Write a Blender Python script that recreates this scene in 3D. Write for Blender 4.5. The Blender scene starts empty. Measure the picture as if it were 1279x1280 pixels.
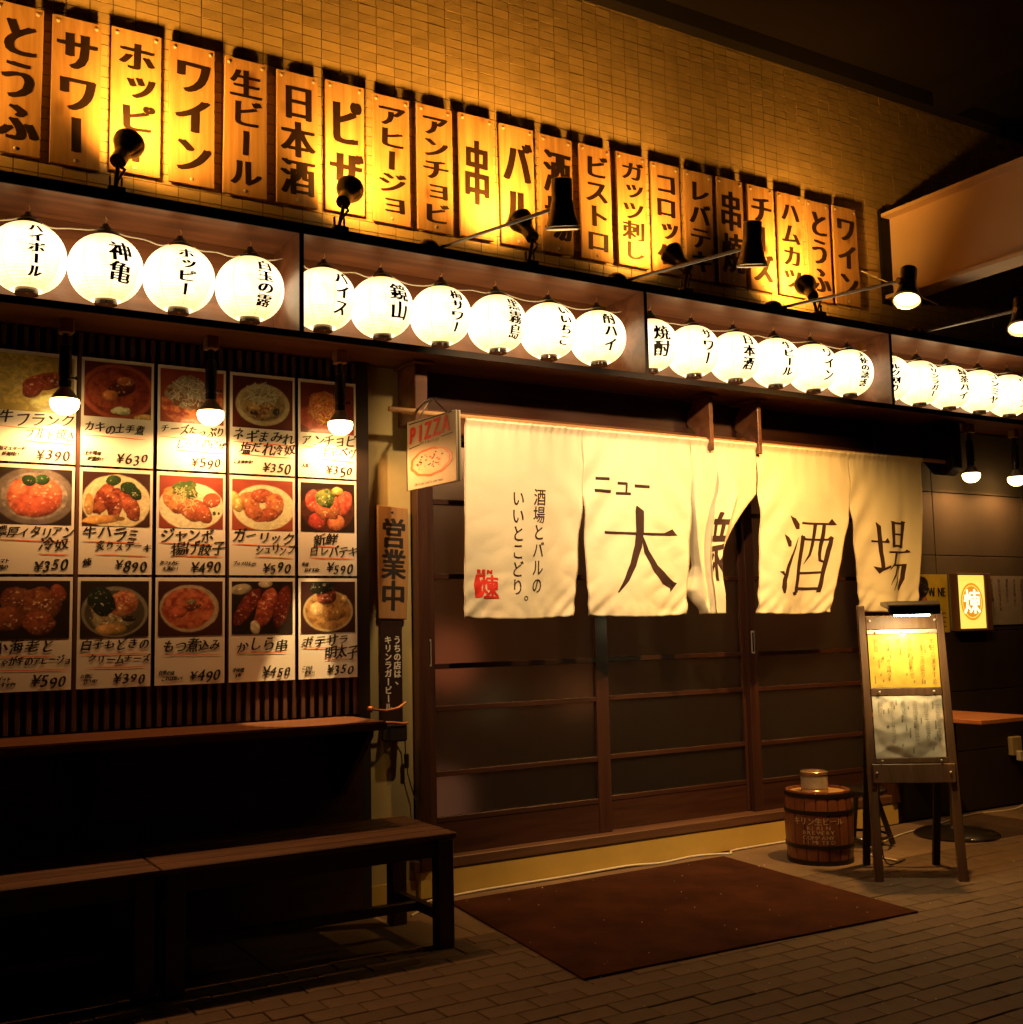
import bpy, bmesh, math, random
import numpy as np
from mathutils import Vector, Matrix, noise as mnoise
random.seed(7)
RNG = np.random.default_rng(11)
PI = math.pi
S = bpy.context.scene
COL = S.collection

# ---------------------------------------------------------------- camera, world, exposure
cam_d = bpy.data.cameras.new('camera'); cam = bpy.data.objects.new('camera', cam_d); COL.objects.link(cam)
S.camera = cam
yaw, pitch, roll = 0.54489, 0.1016, -0.02081
fw = Vector((math.sin(yaw)*math.cos(pitch), math.cos(yaw)*math.cos(pitch), math.sin(pitch)))
rt = Vector((math.cos(yaw), -math.sin(yaw), 0)); up = rt.cross(fw)
r2 = rt*math.cos(roll)+up*math.sin(roll); u2 = -rt*math.sin(roll)+up*math.cos(roll)
M = Matrix((r2, u2, -fw)).transposed().to_4x4(); M.translation = Vector((0, -5.0439, 1.3))
cam.matrix_world = M
cam_d.sensor_width = 36; cam_d.sensor_fit = 'HORIZONTAL'; cam_d.lens = 36*1404.4/1279
cam_d.clip_start = 0.05; cam_d.clip_end = 300

w = bpy.data.worlds.new('World'); S.world = w; w.use_nodes = True
wn = w.node_tree.nodes; wl = w.node_tree.links
sky = wn.new('ShaderNodeTexSky'); sky.sky_type = 'NISHITA'; sky.sun_disc = False
sky.sun_elevation = math.radians(-4); sky.sun_rotation = math.radians(200)
wl.new(sky.outputs[0], wn['Background'].inputs[0]); wn['Background'].inputs[1].default_value = 0.02
S.view_settings.view_transform = 'Standard'; S.view_settings.look = 'None'
S.view_settings.exposure = 0; S.view_settings.gamma = 1; S.view_settings.use_curve_mapping = False
S.cycles.use_denoising = True
S.cycles.max_bounces = 6; S.cycles.diffuse_bounces = 3; S.cycles.glossy_bounces = 3
S.cycles.transmission_bounces = 5; S.cycles.caustics_reflective = False; S.cycles.caustics_refractive = False
S.cycles.sample_clamp_indirect = 3

# ---------------------------------------------------------------- materials
def new_mat(name):
    m = bpy.data.materials.new(name); m.use_nodes = True
    nt = m.node_tree; b = nt.nodes['Principled BSDF']
    return m, nt, b
def nd(nt, t, **kw):
    n = nt.nodes.new(t)
    for k, v in kw.items():
        if k.startswith('_'): setattr(n, k[1:], v)
        else:
            n.inputs[k.replace('__', ' ')].default_value = v
    return n
def ramp(nt, fac, stops):
    r = nt.nodes.new('ShaderNodeValToRGB')
    while len(r.color_ramp.elements) < len(stops): r.color_ramp.elements.new(0.5)
    for e, (p, c) in zip(r.color_ramp.elements, stops):
        e.position = p; e.color = (*c, 1)
    nt.links.new(fac, r.inputs[0]); return r
def coords(nt, scale=(1, 1, 1), kind='Object'):
    tc = nt.nodes.new('ShaderNodeTexCoord'); mp = nt.nodes.new('ShaderNodeMapping')
    mp.inputs['Scale'].default_value = scale
    nt.links.new(tc.outputs[kind], mp.inputs[0]); return mp.outputs[0]
def bump(nt, b, h, strength=0.3, dist=0.01):
    n = nt.nodes.new('ShaderNodeBump'); n.inputs['Strength'].default_value = strength
    n.inputs['Distance'].default_value = dist
    nt.links.new(h, n.inputs['Height']); nt.links.new(n.outputs[0], b.inputs['Normal'])
def vary(nt, color_out, amt=0.15):
    """per-object value variation"""
    oi = nt.nodes.new('ShaderNodeObjectInfo'); mr = nt.nodes.new('ShaderNodeMapRange')
    mr.inputs[3].default_value = 1-amt; mr.inputs[4].default_value = 1+amt
    nt.links.new(oi.outputs['Random'], mr.inputs[0])
    h = nt.nodes.new('ShaderNodeHueSaturation'); nt.links.new(mr.outputs[0], h.inputs['Value'])
    nt.links.new(color_out, h.inputs['Color']); return h.outputs[0]
def noisy(name, c1, c2, scale=8, rough=0.7, bmp=0.15, stretch=(1, 1, 1), detail=6, spec=0.4, var=0.0, bscale=None, bd=0.003, metallic=0, coat=0):
    m, nt, b = new_mat(name)
    v = coords(nt, stretch)
    n = nd(nt, 'ShaderNodeTexNoise', Scale=scale, Detail=detail, Roughness=0.6); nt.links.new(v, n.inputs['Vector'])
    r = ramp(nt, n.outputs[0], [(0.3, c1), (0.7, c2)])
    out = r.outputs[0]
    if var: out = vary(nt, out, var)
    nt.links.new(out, b.inputs['Base Color'])
    b.inputs['Roughness'].default_value = rough; b.inputs['Specular IOR Level'].default_value = spec
    b.inputs['Metallic'].default_value = metallic; b.inputs['Coat Weight'].default_value = coat
    b.inputs['Coat Roughness'].default_value = 0.12
    if bmp:
        n2 = nd(nt, 'ShaderNodeTexNoise', Scale=bscale or scale*4, Detail=4); nt.links.new(v, n2.inputs['Vector'])
        bump(nt, b, n2.outputs[0], bmp, bd)
    return m
def wood(name, c1, c2, axis='Z', scale=1.0, rough=0.5, knots=False, spec=0.4, var=0.12, coat=0.0):
    m, nt, b = new_mat(name)
    st = {'Z': (14, 14, 0.9), 'X': (0.9, 14, 14), 'Y': (14, 0.9, 14)}[axis]
    v = coords(nt, tuple(s*scale for s in st))
    oi = nt.nodes.new('ShaderNodeObjectInfo'); ad = nd(nt, 'ShaderNodeVectorMath', _operation='ADD')
    sc = nd(nt, 'ShaderNodeVectorMath', _operation='SCALE'); sc.inputs[0].default_value = (17, 31, 23)
    nt.links.new(oi.outputs['Random'], sc.inputs['Scale']); nt.links.new(v, ad.inputs[0]); nt.links.new(sc.outputs[0], ad.inputs[1])
    n = nd(nt, 'ShaderNodeTexNoise', Scale=1.6, Detail=7, Roughness=0.62, Distortion=0.8); nt.links.new(ad.outputs[0], n.inputs['Vector'])
    r = ramp(nt, n.outputs[0], [(0.30, c1), (0.5, tuple((a+b_)/2 for a, b_ in zip(c1, c2))), (0.68, c2)])
    out = r.outputs[0]
    if knots:
        v2 = coords(nt, (9, 9, 5)); ad2 = nd(nt, 'ShaderNodeVectorMath', _operation='ADD')
        nt.links.new(v2, ad2.inputs[0]); nt.links.new(sc.outputs[0], ad2.inputs[1])
        vo = nd(nt, 'ShaderNodeTexVoronoi', Scale=0.55); nt.links.new(ad2.outputs[0], vo.inputs['Vector'])
        rk = ramp(nt, vo.outputs['Distance'], [(0.06, (0.30, 0.14, 0.05)), (0.17, (1, 1, 1))])
        mx = nt.nodes.new('ShaderNodeMixRGB'); mx.blend_type = 'MULTIPLY'; mx.inputs[0].default_value = 0.85
        nt.links.new(out, mx.inputs[1]); nt.links.new(rk.outputs[0], mx.inputs[2]); out = mx.outputs[0]
    if var: out = vary(nt, out, var)
    nt.links.new(out, b.inputs['Base Color'])
    b.inputs['Roughness'].default_value = rough; b.inputs['Specular IOR Level'].default_value = spec
    b.inputs['Coat Weight'].default_value = coat; b.inputs['Coat Roughness'].default_value = 0.2
    bump(nt, b, n.outputs[0], 0.25, 0.002)
    return m
def plain(name, c, rough=0.5, metallic=0.0, spec=0.5, coat=0):
    return noisy(name, tuple(x*0.88 for x in c), tuple(min(1, x*1.08) for x in c), 30, rough, 0.04, metallic=metallic, spec=spec, coat=coat)
def emit(name, c, strength, base=(0.8, 0.8, 0.8)):
    m, nt, b = new_mat(name)
    b.inputs['Base Color'].default_value = (*base, 1); b.inputs['Emission Color'].default_value = (*c, 1)
    b.inputs['Emission Strength'].default_value = strength; b.inputs['Roughness'].default_value = 0.4
    return m
def vcol(name, rough=0.45, coat=0.6, crough=0.08):
    m, nt, b = new_mat(name)
    a = nt.nodes.new('ShaderNodeVertexColor'); a.layer_name = 'print'
    nt.links.new(a.outputs[0], b.inputs['Base Color']); b.inputs['Roughness'].default_value = rough
    b.inputs['Coat Weight'].default_value = coat; b.inputs['Coat Roughness'].default_value = crough
    v = coords(nt, (1, 1, 1)); n = nd(nt, 'ShaderNodeTexNoise', Scale=9, Detail=2); nt.links.new(v, n.inputs['Vector'])
    bu = nt.nodes.new('ShaderNodeBump'); bu.inputs['Strength'].default_value = 0.25; bu.inputs['Distance'].default_value = 0.004
    nt.links.new(n.outputs[0], bu.inputs['Height']); nt.links.new(bu.outputs[0], b.inputs['Coat Normal'])
    return m

MT = {}
MT['tile'] = noisy('glazed_tile', (0.50, 0.38, 0.17), (0.66, 0.50, 0.24), 7, 0.42, 0.6, detail=9, spec=0.5, var=0.12, bscale=70, bd=0.004)
MT['grout'] = noisy('grout', (0.20, 0.15, 0.07), (0.28, 0.21, 0.11), 20, 0.9)
MT['pine'] = wood('pine_board', (0.50, 0.27, 0.10), (0.74, 0.47, 0.20), 'Z', 1.3, 0.5, True, var=0.14)
MT['ink'] = noisy('sign_paint', (0.016, 0.008, 0.005), (0.034, 0.015, 0.009), 14, 0.5, 0.1)
MT['ink_black'] = plain('black_ink', (0.015, 0.010, 0.008), 0.5)
MT['canopy'] = wood('canopy_veneer', (0.085, 0.030, 0.013), (0.22, 0.085, 0.038), 'X', 0.45, 0.33, spec=0.5, var=0.0, coat=0.25)
MT['darkwood'] = wood('dark_stained_wood', (0.030, 0.010, 0.006), (0.062, 0.022, 0.012), 'X', 1.0, 0.42, var=0.08, coat=0.2)
MT['darkwoodz'] = wood('dark_stained_wood_upright', (0.030, 0.010, 0.006), (0.062, 0.022, 0.012), 'Z', 1.0, 0.42, var=0.08, coat=0.2)
MT['slat'] = wood('lattice_wood', (0.055, 0.024, 0.016), (0.115, 0.052, 0.034), 'Z', 1.0, 0.5, var=0.2)
MT['benchwood'] = wood('bench_wood', (0.07, 0.030, 0.016), (0.15, 0.068, 0.036), 'X', 1.0, 0.5, var=0.15)
MT['blackwood'] = noisy('black_painted_board', (0.012, 0.007, 0.006), (0.022, 0.013, 0.010), 5, 0.65)
MT['plaster'] = noisy('cream_plaster', (0.40, 0.31, 0.13), (0.50, 0.40, 0.18), 3, 0.85, 0.3, bscale=40)
MT['stepconc'] = noisy('painted_step', (0.50, 0.33, 0.075), (0.66, 0.44, 0.11), 2.5, 0.75, 0.35, bscale=30, detail=9)
MT['blackmetal'] = plain('black_lamp_metal', (0.030, 0.021, 0.016), 0.30, 0.4, coat=0.5)
MT['rim'] = plain('lamp_rim', (0.75, 0.70, 0.60), 0.3, 0.2)
MT['brass'] = plain('brass_wire', (0.75, 0.50, 0.22), 0.3, 0.9)
MT['steelcap'] = plain('bulb_collar', (0.62, 0.58, 0.50), 0.35, 0.5)
MT['cable'] = plain('white_cable', (0.70, 0.62, 0.48), 0.45)
MT['blackcable'] = plain('black_cable', (0.02, 0.015, 0.012), 0.5)
MT['beam'] = noisy('beam_paint', (0.76, 0.56, 0.40), (0.86, 0.66, 0.48), 1.5, 0.55, 0.1, detail=8)
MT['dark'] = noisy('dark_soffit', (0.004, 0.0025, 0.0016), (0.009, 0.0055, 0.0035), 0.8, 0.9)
MT['rwall'] = noisy('dark_grey_wall', (0.065, 0.048, 0.030), (0.13, 0.098, 0.062), 1.1, 0.75, 0.25, bscale=25, detail=8)
MT['rwall_low'] = noisy('dark_brown_wainscot', (0.018, 0.010, 0.006), (0.034, 0.020, 0.011), 3, 0.6, 0.2)
MT['card'] = noisy('laminated_card', (0.82, 0.80, 0.74), (0.88, 0.86, 0.80), 3, 0.45, 0.0, coat=0.7)
MT['print'] = vcol('food_photo_print')
MT['flatprint'] = vcol('poster_print', 0.55, 0.15, 0.3)
MT['orange'] = plain('orange_marker', (0.85, 0.22, 0.05), 0.5)
MT['red'] = plain('red_print', (0.78, 0.035, 0.02), 0.5)
MT['white'] = plain('white_lettering', (0.78, 0.74, 0.66), 0.5)
MT['mat'] = noisy('coir_doormat', (0.038, 0.011, 0.006), (0.095, 0.030, 0.014), 3.5, 0.95, 0.9, bscale=260, bd=0.01, spec=0.1)
MT['paver'] = noisy('paving_stone', (0.075, 0.045, 0.029), (0.15, 0.092, 0.060), 2.3, 0.8, 0.5, var=0.10, bscale=90, detail=8)
MT['slab'] = noisy('concrete_slab', (0.13, 0.080, 0.048), (0.25, 0.16, 0.095), 1.7, 0.8, 0.4, var=0.05, bscale=80, detail=10)
MT['joint'] = noisy('sand_joint', (0.065, 0.040, 0.026), (0.095, 0.060, 0.039), 40, 0.95)
MT['barrel'] = wood('barrel_oak', (0.15, 0.046, 0.018), (0.25, 0.082, 0.034), 'Z', 1.0, 0.4, coat=0.3, var=0.15)
MT['barreltop'] = wood('barrel_lid', (0.48, 0.26, 0.10), (0.62, 0.36, 0.15), 'X', 1.0, 0.45)
MT['hoop'] = plain('iron_hoop', (0.025, 0.015, 0.010), 0.5, 0.5)
MT['tin'] = plain('tin_can', (0.55, 0.36, 0.20), 0.3, 0.7)
MT['tinlabel'] = noisy('can_label', (0.30, 0.25, 0.18), (0.50, 0.42, 0.30), 20, 0.5)
MT['tabletop'] = wood('table_veneer', (0.42, 0.15, 0.06), (0.52, 0.20, 0.08), 'X', 0.6, 0.35, coat=0.3)
MT['abwood'] = wood('easel_wood', (0.10, 0.048, 0.025), (0.18, 0.09, 0.048), 'Z', 1.2, 0.5)
MT['socket'] = plain('socket_plastic', (0.45, 0.36, 0.20), 0.5)
MT['redplastic'] = plain('red_plastic', (0.07, 0.006, 0.004), 0.5)
MT['copper'] = plain('copper', (0.75, 0.28, 0.10), 0.28, 0.9)
MT['menu_yellow'] = vcol('menu_yellow_sheet', 0.4, 0.8, 0.06)
MT['pole'] = wood('bamboo_pole', (0.38, 0.20, 0.08), (0.52, 0.30, 0.13), 'X', 1.0, 0.4)
MT['plaque'] = wood('old_plaque', (0.26, 0.135, 0.048), (0.38, 0.21, 0.08), 'Z', 1.0, 0.55)

# noren cloth: slightly translucent woven cotton
m, nt, b = new_mat('noren_cotton'); MT['cloth'] = m
b.inputs['Base Color'].default_value = (0.84, 0.75, 0.55, 1); b.inputs['Roughness'].default_value = 0.85
b.inputs['Specular IOR Level'].default_value = 0.15; b.inputs['Sheen Weight'].default_value = 0.15
v = coords(nt, (1, 1, 1)); n = nd(nt, 'ShaderNodeTexNoise', Scale=9, Detail=5, Distortion=0.5); nt.links.new(v, n.inputs['Vector'])
n3 = nd(nt, 'ShaderNodeTexNoise', Scale=500, Detail=1); nt.links.new(v, n3.inputs['Vector'])
mm = nd(nt, 'ShaderNodeMath', _operation='MULTIPLY_ADD'); mm.inputs[1].default_value = 0.03
nt.links.new(n3.outputs[0], mm.inputs[0]); nt.links.new(n.outputs[0], mm.inputs[2])
bump(nt, b, mm.outputs[0], 0.35, 0.012)
# lantern paper: lit from inside; brightest round the bulb, dimmer towards the caps, seams where the paper overlaps
m, nt, b = new_mat('lantern_paper'); MT['paper'] = m
tc = nt.nodes.new('ShaderNodeTexCoord'); sx = nt.nodes.new('ShaderNodeSeparateXYZ'); nt.links.new(tc.outputs['Object'], sx.inputs[0])
at = nd(nt, 'ShaderNodeMath', _operation='ARCTAN2'); nt.links.new(sx.outputs[0], at.inputs[0]); nt.links.new(sx.outputs[1], at.inputs[1])
ml = nd(nt, 'ShaderNodeMath', _operation='MULTIPLY'); ml.inputs[1].default_value = 8/(2*PI); nt.links.new(at.outputs[0], ml.inputs[0])
fr = nd(nt, 'ShaderNodeMath', _operation='FRACT'); nt.links.new(ml.outputs[0], fr.inputs[0])
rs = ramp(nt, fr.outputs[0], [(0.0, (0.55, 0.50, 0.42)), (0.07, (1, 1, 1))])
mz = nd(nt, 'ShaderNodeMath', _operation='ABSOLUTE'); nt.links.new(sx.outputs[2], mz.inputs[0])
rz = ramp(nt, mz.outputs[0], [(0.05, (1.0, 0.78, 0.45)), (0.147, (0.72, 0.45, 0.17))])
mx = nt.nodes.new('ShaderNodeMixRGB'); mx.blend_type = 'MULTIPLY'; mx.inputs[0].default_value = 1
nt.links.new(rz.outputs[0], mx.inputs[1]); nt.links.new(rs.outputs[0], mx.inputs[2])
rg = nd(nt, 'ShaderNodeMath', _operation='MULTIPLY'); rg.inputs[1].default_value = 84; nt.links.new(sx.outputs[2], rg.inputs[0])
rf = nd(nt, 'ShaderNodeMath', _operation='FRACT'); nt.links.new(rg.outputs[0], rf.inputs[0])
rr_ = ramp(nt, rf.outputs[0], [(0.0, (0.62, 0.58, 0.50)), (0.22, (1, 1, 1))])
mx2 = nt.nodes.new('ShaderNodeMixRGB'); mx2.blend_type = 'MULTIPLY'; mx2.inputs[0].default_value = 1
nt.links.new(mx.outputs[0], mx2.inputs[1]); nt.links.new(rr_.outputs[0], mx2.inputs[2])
nz = nd(nt, 'ShaderNodeTexNoise', Scale=9, Detail=4); nt.links.new(tc.outputs['Object'], nz.inputs['Vector'])
rn = ramp(nt, nz.outputs[0], [(0.35, (0.80, 0.76, 0.66)), (0.6, (1, 1, 1))])
mx3 = nt.nodes.new('ShaderNodeMixRGB'); mx3.blend_type = 'MULTIPLY'; mx3.inputs[0].default_value = 1
nt.links.new(mx2.outputs[0], mx3.inputs[1]); nt.links.new(rn.outputs[0], mx3.inputs[2])
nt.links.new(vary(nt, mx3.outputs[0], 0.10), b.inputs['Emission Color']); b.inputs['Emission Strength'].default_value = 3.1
b.inputs['Base Color'].default_value = (0.7, 0.62, 0.48, 1); b.inputs['Roughness'].default_value = 0.6
MT['bulb'] = emit('bulb_glow', (1, 0.58, 0.20), 16)
MT['bulb_side'] = emit('bulb_glass_side', (1, 0.60, 0.22), 2.4)
MT['spotglow'] = emit('spot_lamp_glow', (1, 0.62, 0.22), 8)
MT['boxglow'] = emit('sign_box_glow', (1, 0.68, 0.09), 1.15)
MT['boxemblem'] = emit('sign_box_emblem', (1, 0.38, 0.02), 0.75, (0.5, 0.2, 0.02))
MT['boxwhite'] = emit('sign_box_bright', (1, 0.93, 0.55), 1.6)
MT['boxlamp'] = emit('menu_lamp_tube', (1, 0.80, 0.42), 42)
m, nt, b = new_mat('frosted_glass'); MT['frost'] = m
b.inputs['Base Color'].default_value = (0.80, 0.68, 0.55, 1); b.inputs['Roughness'].default_value = 0.46
b.inputs['Transmission Weight'].default_value = 1.0; b.inputs['IOR'].default_value = 1.25
n = nd(nt, 'ShaderNodeTexNoise', Scale=220, Detail=2); nt.links.new(coords(nt), n.inputs['Vector']); bump(nt, b, n.outputs[0], 0.3, 0.002)

# ---------------------------------------------------------------- geometry helpers
class MB:
    def __init__(s): s.v = []; s.f = []
    def add(s, vs, fs):
        o = len(s.v); s.v += [tuple(p) for p in vs]; s.f += [tuple(i+o for i in f) for f in fs]; return s
    def box(s, x0, x1, y0, y1, z0, z1):
        return s.add([(x0,y0,z0),(x1,y0,z0),(x1,y1,z0),(x0,y1,z0),(x0,y0,z1),(x1,y0,z1),(x1,y1,z1),(x0,y1,z1)],
                     [(0,3,2,1),(4,5,6,7),(0,1,5,4),(1,2,6,5),(2,3,7,6),(3,0,4,7)])
    def prism(s, poly, axis, a, b):
        """poly of 2D points extruded along axis from a to b"""
        n = len(poly)
        def p(q, t):
            return {'X': (t, q[0], q[1]), 'Y': (q[0], t, q[1]), 'Z': (q[0], q[1], t)}[axis]
        vs = [p(q, a) for q in poly]+[p(q, b) for q in poly]
        fs = [tuple(range(n)), tuple(range(2*n-1, n-1, -1))]+[(i, i+n, (i+1) % n+n, (i+1) % n) for i in range(n)]
        return s.add(vs, fs)
    def lathe(s, prof, n=24, o=(0, 0, 0), d=(0, 0, 1), caps=True):
        d = Vector(d).normalized(); q = d.to_track_quat('Z', 'Y').to_matrix(); o = Vector(o)
        vs = []
        for r, h in prof:
            for k in range(n):
                a = 2*PI*k/n; vs.append(o+q@Vector((r*math.cos(a), r*math.sin(a), h)))
        fs = []
        for i in range(len(prof)-1):
            for k in range(n):
                k2 = (k+1) % n; fs.append((i*n+k, i*n+k2, (i+1)*n+k2, (i+1)*n+k))
        if caps: fs.append(tuple(range(n-1, -1, -1))); fs.append(tuple((len(prof)-1)*n+k for k in range(n)))
        return s.add(vs, fs)
    def tube(s, pts, r, n=8):
        pts = [Vector(p) for p in pts]; vs = []; up_ = Vector((0.13, 0.2, 1)).normalized()
        for i, p in enumerate(pts):
            t = (pts[min(i+1, len(pts)-1)]-pts[max(i-1, 0)]).normalized()
            a = t.cross(up_)
            if a.length < 0.05: a = t.cross(Vector((1, 0, 0)))
            a.normalize(); b_ = t.cross(a)
            for k in range(n):
                an = 2*PI*k/n; vs.append(p+(a*math.cos(an)+b_*math.sin(an))*r)
        m_ = len(pts)
        fs = [(i*n+k, i*n+(k+1) % n, (i+1)*n+(k+1) % n, (i+1)*n+k) for i in range(m_-1) for k in range(n)]
        fs += [tuple(range(n-1, -1, -1)), tuple((m_-1)*n+k for k in range(n))]
        return s.add(vs, fs)
ORG = {}
def tag(o, label=None, cat=None, group=None, kind=None):
    if label: o['label'] = label
    if cat: o['category'] = cat
    if group: o['group'] = group
    if kind: o['kind'] = kind
    return o
def thing(name, label, cat, loc=(0, 0, 0), rz=0.0, group=None):
    o = bpy.data.objects.new(name, None); o.empty_display_size = 0.1; COL.objects.link(o)
    o.location = loc; o.rotation_euler = (0, 0, rz); ORG[o.name] = Vector(loc)
    return tag(o, label, cat, group)
def obj(name, mb, mat, parent=None, smooth=False, bevel=0.0, local=False, loc=None, seg=1):
    """link a mesh; vertices are in world coordinates unless local; children share the root's origin"""
    if parent is not None: off = ORG[parent.name]
    else: off = Vector(loc) if loc else Vector((0, 0, 0))
    me = bpy.data.meshes.new(name)
    vs = mb.v if local else [(p[0]-off.x, p[1]-off.y, p[2]-off.z) for p in mb.v]
    me.from_pydata(vs, [], mb.f)
    bm = bmesh.new(); bm.from_mesh(me)
    if bevel: bmesh.ops.bevel(bm, geom=list(bm.edges), offset=bevel, segments=seg, affect='EDGES', clamp_overlap=True)
    bmesh.ops.recalc_face_normals(bm, faces=bm.faces)
    bm.to_mesh(me); bm.free()
    if smooth:
        me.shade_smooth()
        if hasattr(me, 'set_sharp_from_angle'): me.set_sharp_from_angle(angle=math.radians(38))
    me.materials.append(mat if not isinstance(mat, str) else MT[mat])
    o = bpy.data.objects.new(name, me); COL.objects.link(o)
    if parent is not None: o.parent = parent
    elif not local: o.location = off
    ORG[o.name] = off
    return o
def raw(name, mesh, parent, loc=(0, 0, 0)):
    o = bpy.data.objects.new(name, mesh); COL.objects.link(o); o.parent = parent; o.location = loc
    ORG[o.name] = ORG[parent.name]; return o

# ---------------------------------------------------------------- lettering
_tc = bpy.data.curves.new('lettering_source', 'FONT'); _tc.resolution_u = 3
_to = bpy.data.objects.new('lettering_source', _tc); COL.objects.link(_to)
_G = {}
def glyph(ch):
    if ch not in _G:
        _tc.body = ch; bpy.context.view_layer.update()
        me = bpy.data.meshes.new_from_object(_to)
        _G[ch] = ([(v.co.x, v.co.y) for v in me.vertices], [tuple(p.vertices) for p in me.polygons])
        bpy.data.meshes.remove(me)
    return _G[ch]
def vtext(fl, text, xc, zt, zb, wd, jit=0.0, thin=1.0, skew=0.0):
    """a vertical line of characters appended to the flat list fl = [verts2d, faces]"""
    n = len(text); ch_h = (zt-zb)/n
    for i, c in enumerate(text):
        vs, fs = glyph(c); o = len(fl[0])
        cx = xc+random.uniform(-jit, jit)*wd; cz = zt-ch_h*(i+.5)
        small = c in 'ッョュャ'
        rot = random.uniform(-jit, jit)*1.5
        for x, y in vs:
            x -= .5; y -= .38
            if c == 'ー': x, y = y, -x
            if c == '。': x += .55; y += .35
            if small: x += .10; y += .12
            x, y = x-rot*y, y+rot*x
            fl[0].append((cx+x*wd*thin+skew*y*wd, cz+y*ch_h*1.02))
        fl[1] += [tuple(k+o for k in f) for f in fs]
def htext(fl, text, x0, zc, size, stretch=1.0, jit=0.0, slant=0.0, lat=0.56):
    x = x0
    for c in text:
        if c == ' ': x += size*.35*stretch; continue
        vs, fs = glyph(c); o = len(fl[0]); rt_ = random.uniform(-jit, jit)*1.3; ay = 1+random.uniform(-jit, jit)*1.2
        adv = 1.0 if ord(c) > 255 else lat
        dz = random.uniform(-jit, jit)*size; sc = 1+random.uniform(-jit, jit)
        for px, py in vs:
            qx, qy = px-.5, py-.38; qx, qy = qx-rt_*qy, qy*ay+(rt_+.10*(jit > .05))*qx
            fl[0].append((x+(qx+.5)*size*stretch*sc+slant*(qy+.38)*size, zc+qy*size*sc+dz))
        fl[1] += [tuple(k+o for k in f) for f in fs]
        x += adv*size*stretch
    return x
def hwidth(text, size, stretch=1.0, lat=0.56):
    return sum(size*stretch*(.35 if c == ' ' else 1.0 if ord(c) > 255 else lat) for c in text)
def flat_to(mb, fl, f, smear=((0, 0),)):
    """map flat lettering through f(x, z, lift) -> 3D, once per smear shift"""
    for k, (dx, dz) in enumerate(smear):
        mb.add([f(x+dx, z+dz, k) for x, z in fl[0]], fl[1])
    return mb
def cut(fl, step):
    """slice a flat mesh by a grid so that it can follow a curved surface"""
    bm = bmesh.new()
    vs = [bm.verts.new((x, z, 0)) for x, z in fl[0]]
    for f in fl[1]:
        try: bm.faces.new([vs[i] for i in f])
        except ValueError: pass
    xs = [p[0] for p in fl[0]]; zs = [p[1] for p in fl[0]]
    for lo, hi, no in ((min(xs), max(xs), (1, 0, 0)), (min(zs), max(zs), (0, 1, 0))):
        t = lo+step
        while t < hi:
            co = (t, 0, 0) if no[0] else (0, t, 0)
            bmesh.ops.bisect_plane(bm, geom=list(bm.verts)+list(bm.edges)+list(bm.faces), plane_co=co, plane_no=no)
            t += step
    bm.verts.index_update()
    out = [[(v_.co.x, v_.co.y) for v_ in bm.verts], [tuple(v_.index for v_ in f.verts) for f in bm.faces]]
    bm.free(); return out
def brush(fl, pts, wid):
    """a stroke of varying width through pts"""
    P = [Vector(p) for p in pts]; o = len(fl[0]); n = len(P)
    for i, p in enumerate(P):
        t = (P[min(i+1, n-1)]-P[max(i-1, 0)]).normalized(); nn = Vector((-t.y, t.x)); w_ = wid[i]/2
        fl[0].append(tuple(p+nn*w_)); fl[0].append(tuple(p-nn*w_))
    for i in range(n-1): fl[1].append((o+2*i, o+2*i+1, o+2*i+3, o+2*i+2))
def poly(fl, pts):
    o = len(fl[0]); fl[0].extend([tuple(p) for p in pts]); fl[1].append(tuple(range(o, o+len(pts))))

# ---------------------------------------------------------------- lamps' own light
def spot(name, loc, target, power, angle, blend, col, rad=0.03, parent=None):
    l = bpy.data.lights.new(name, 'SPOT'); l.energy = power; l.spot_size = math.radians(angle); l.spot_blend = blend
    l.color = col; l.shadow_soft_size = rad
    o = bpy.data.objects.new(name, l); COL.objects.link(o)
    d = (Vector(target)-Vector(loc)).normalized()
    o.rotation_euler = d.to_track_quat('-Z', 'Y').to_euler()
    if parent is not None:
        o.parent = parent; o.location = Vector(loc)-ORG[parent.name]
    else: o.location = loc
    return o
AMBER = (1.0, 0.41, 0.055)
WARM = (1.0, 0.46, 0.15)

# ================================================================ THE SETTING
gm = MB(); gm.box(-40, 60, -40, 12, -0.5, -0.008)
ground = obj('ground', gm, 'joint'); tag(ground, kind='structure')
def in_view(p, mx=0.03):
    v_ = Vector(p)-cam.matrix_world.translation
    z = v_.dot(fw)
    if z < 0.1: return 0
    x = v_.dot(r2)/z*1404.4/639.5; y = v_.dot(u2)/z*1404.4/640
    return 1/z if abs(x) < 1+mx and abs(y) < 1+mx else 0
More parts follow.
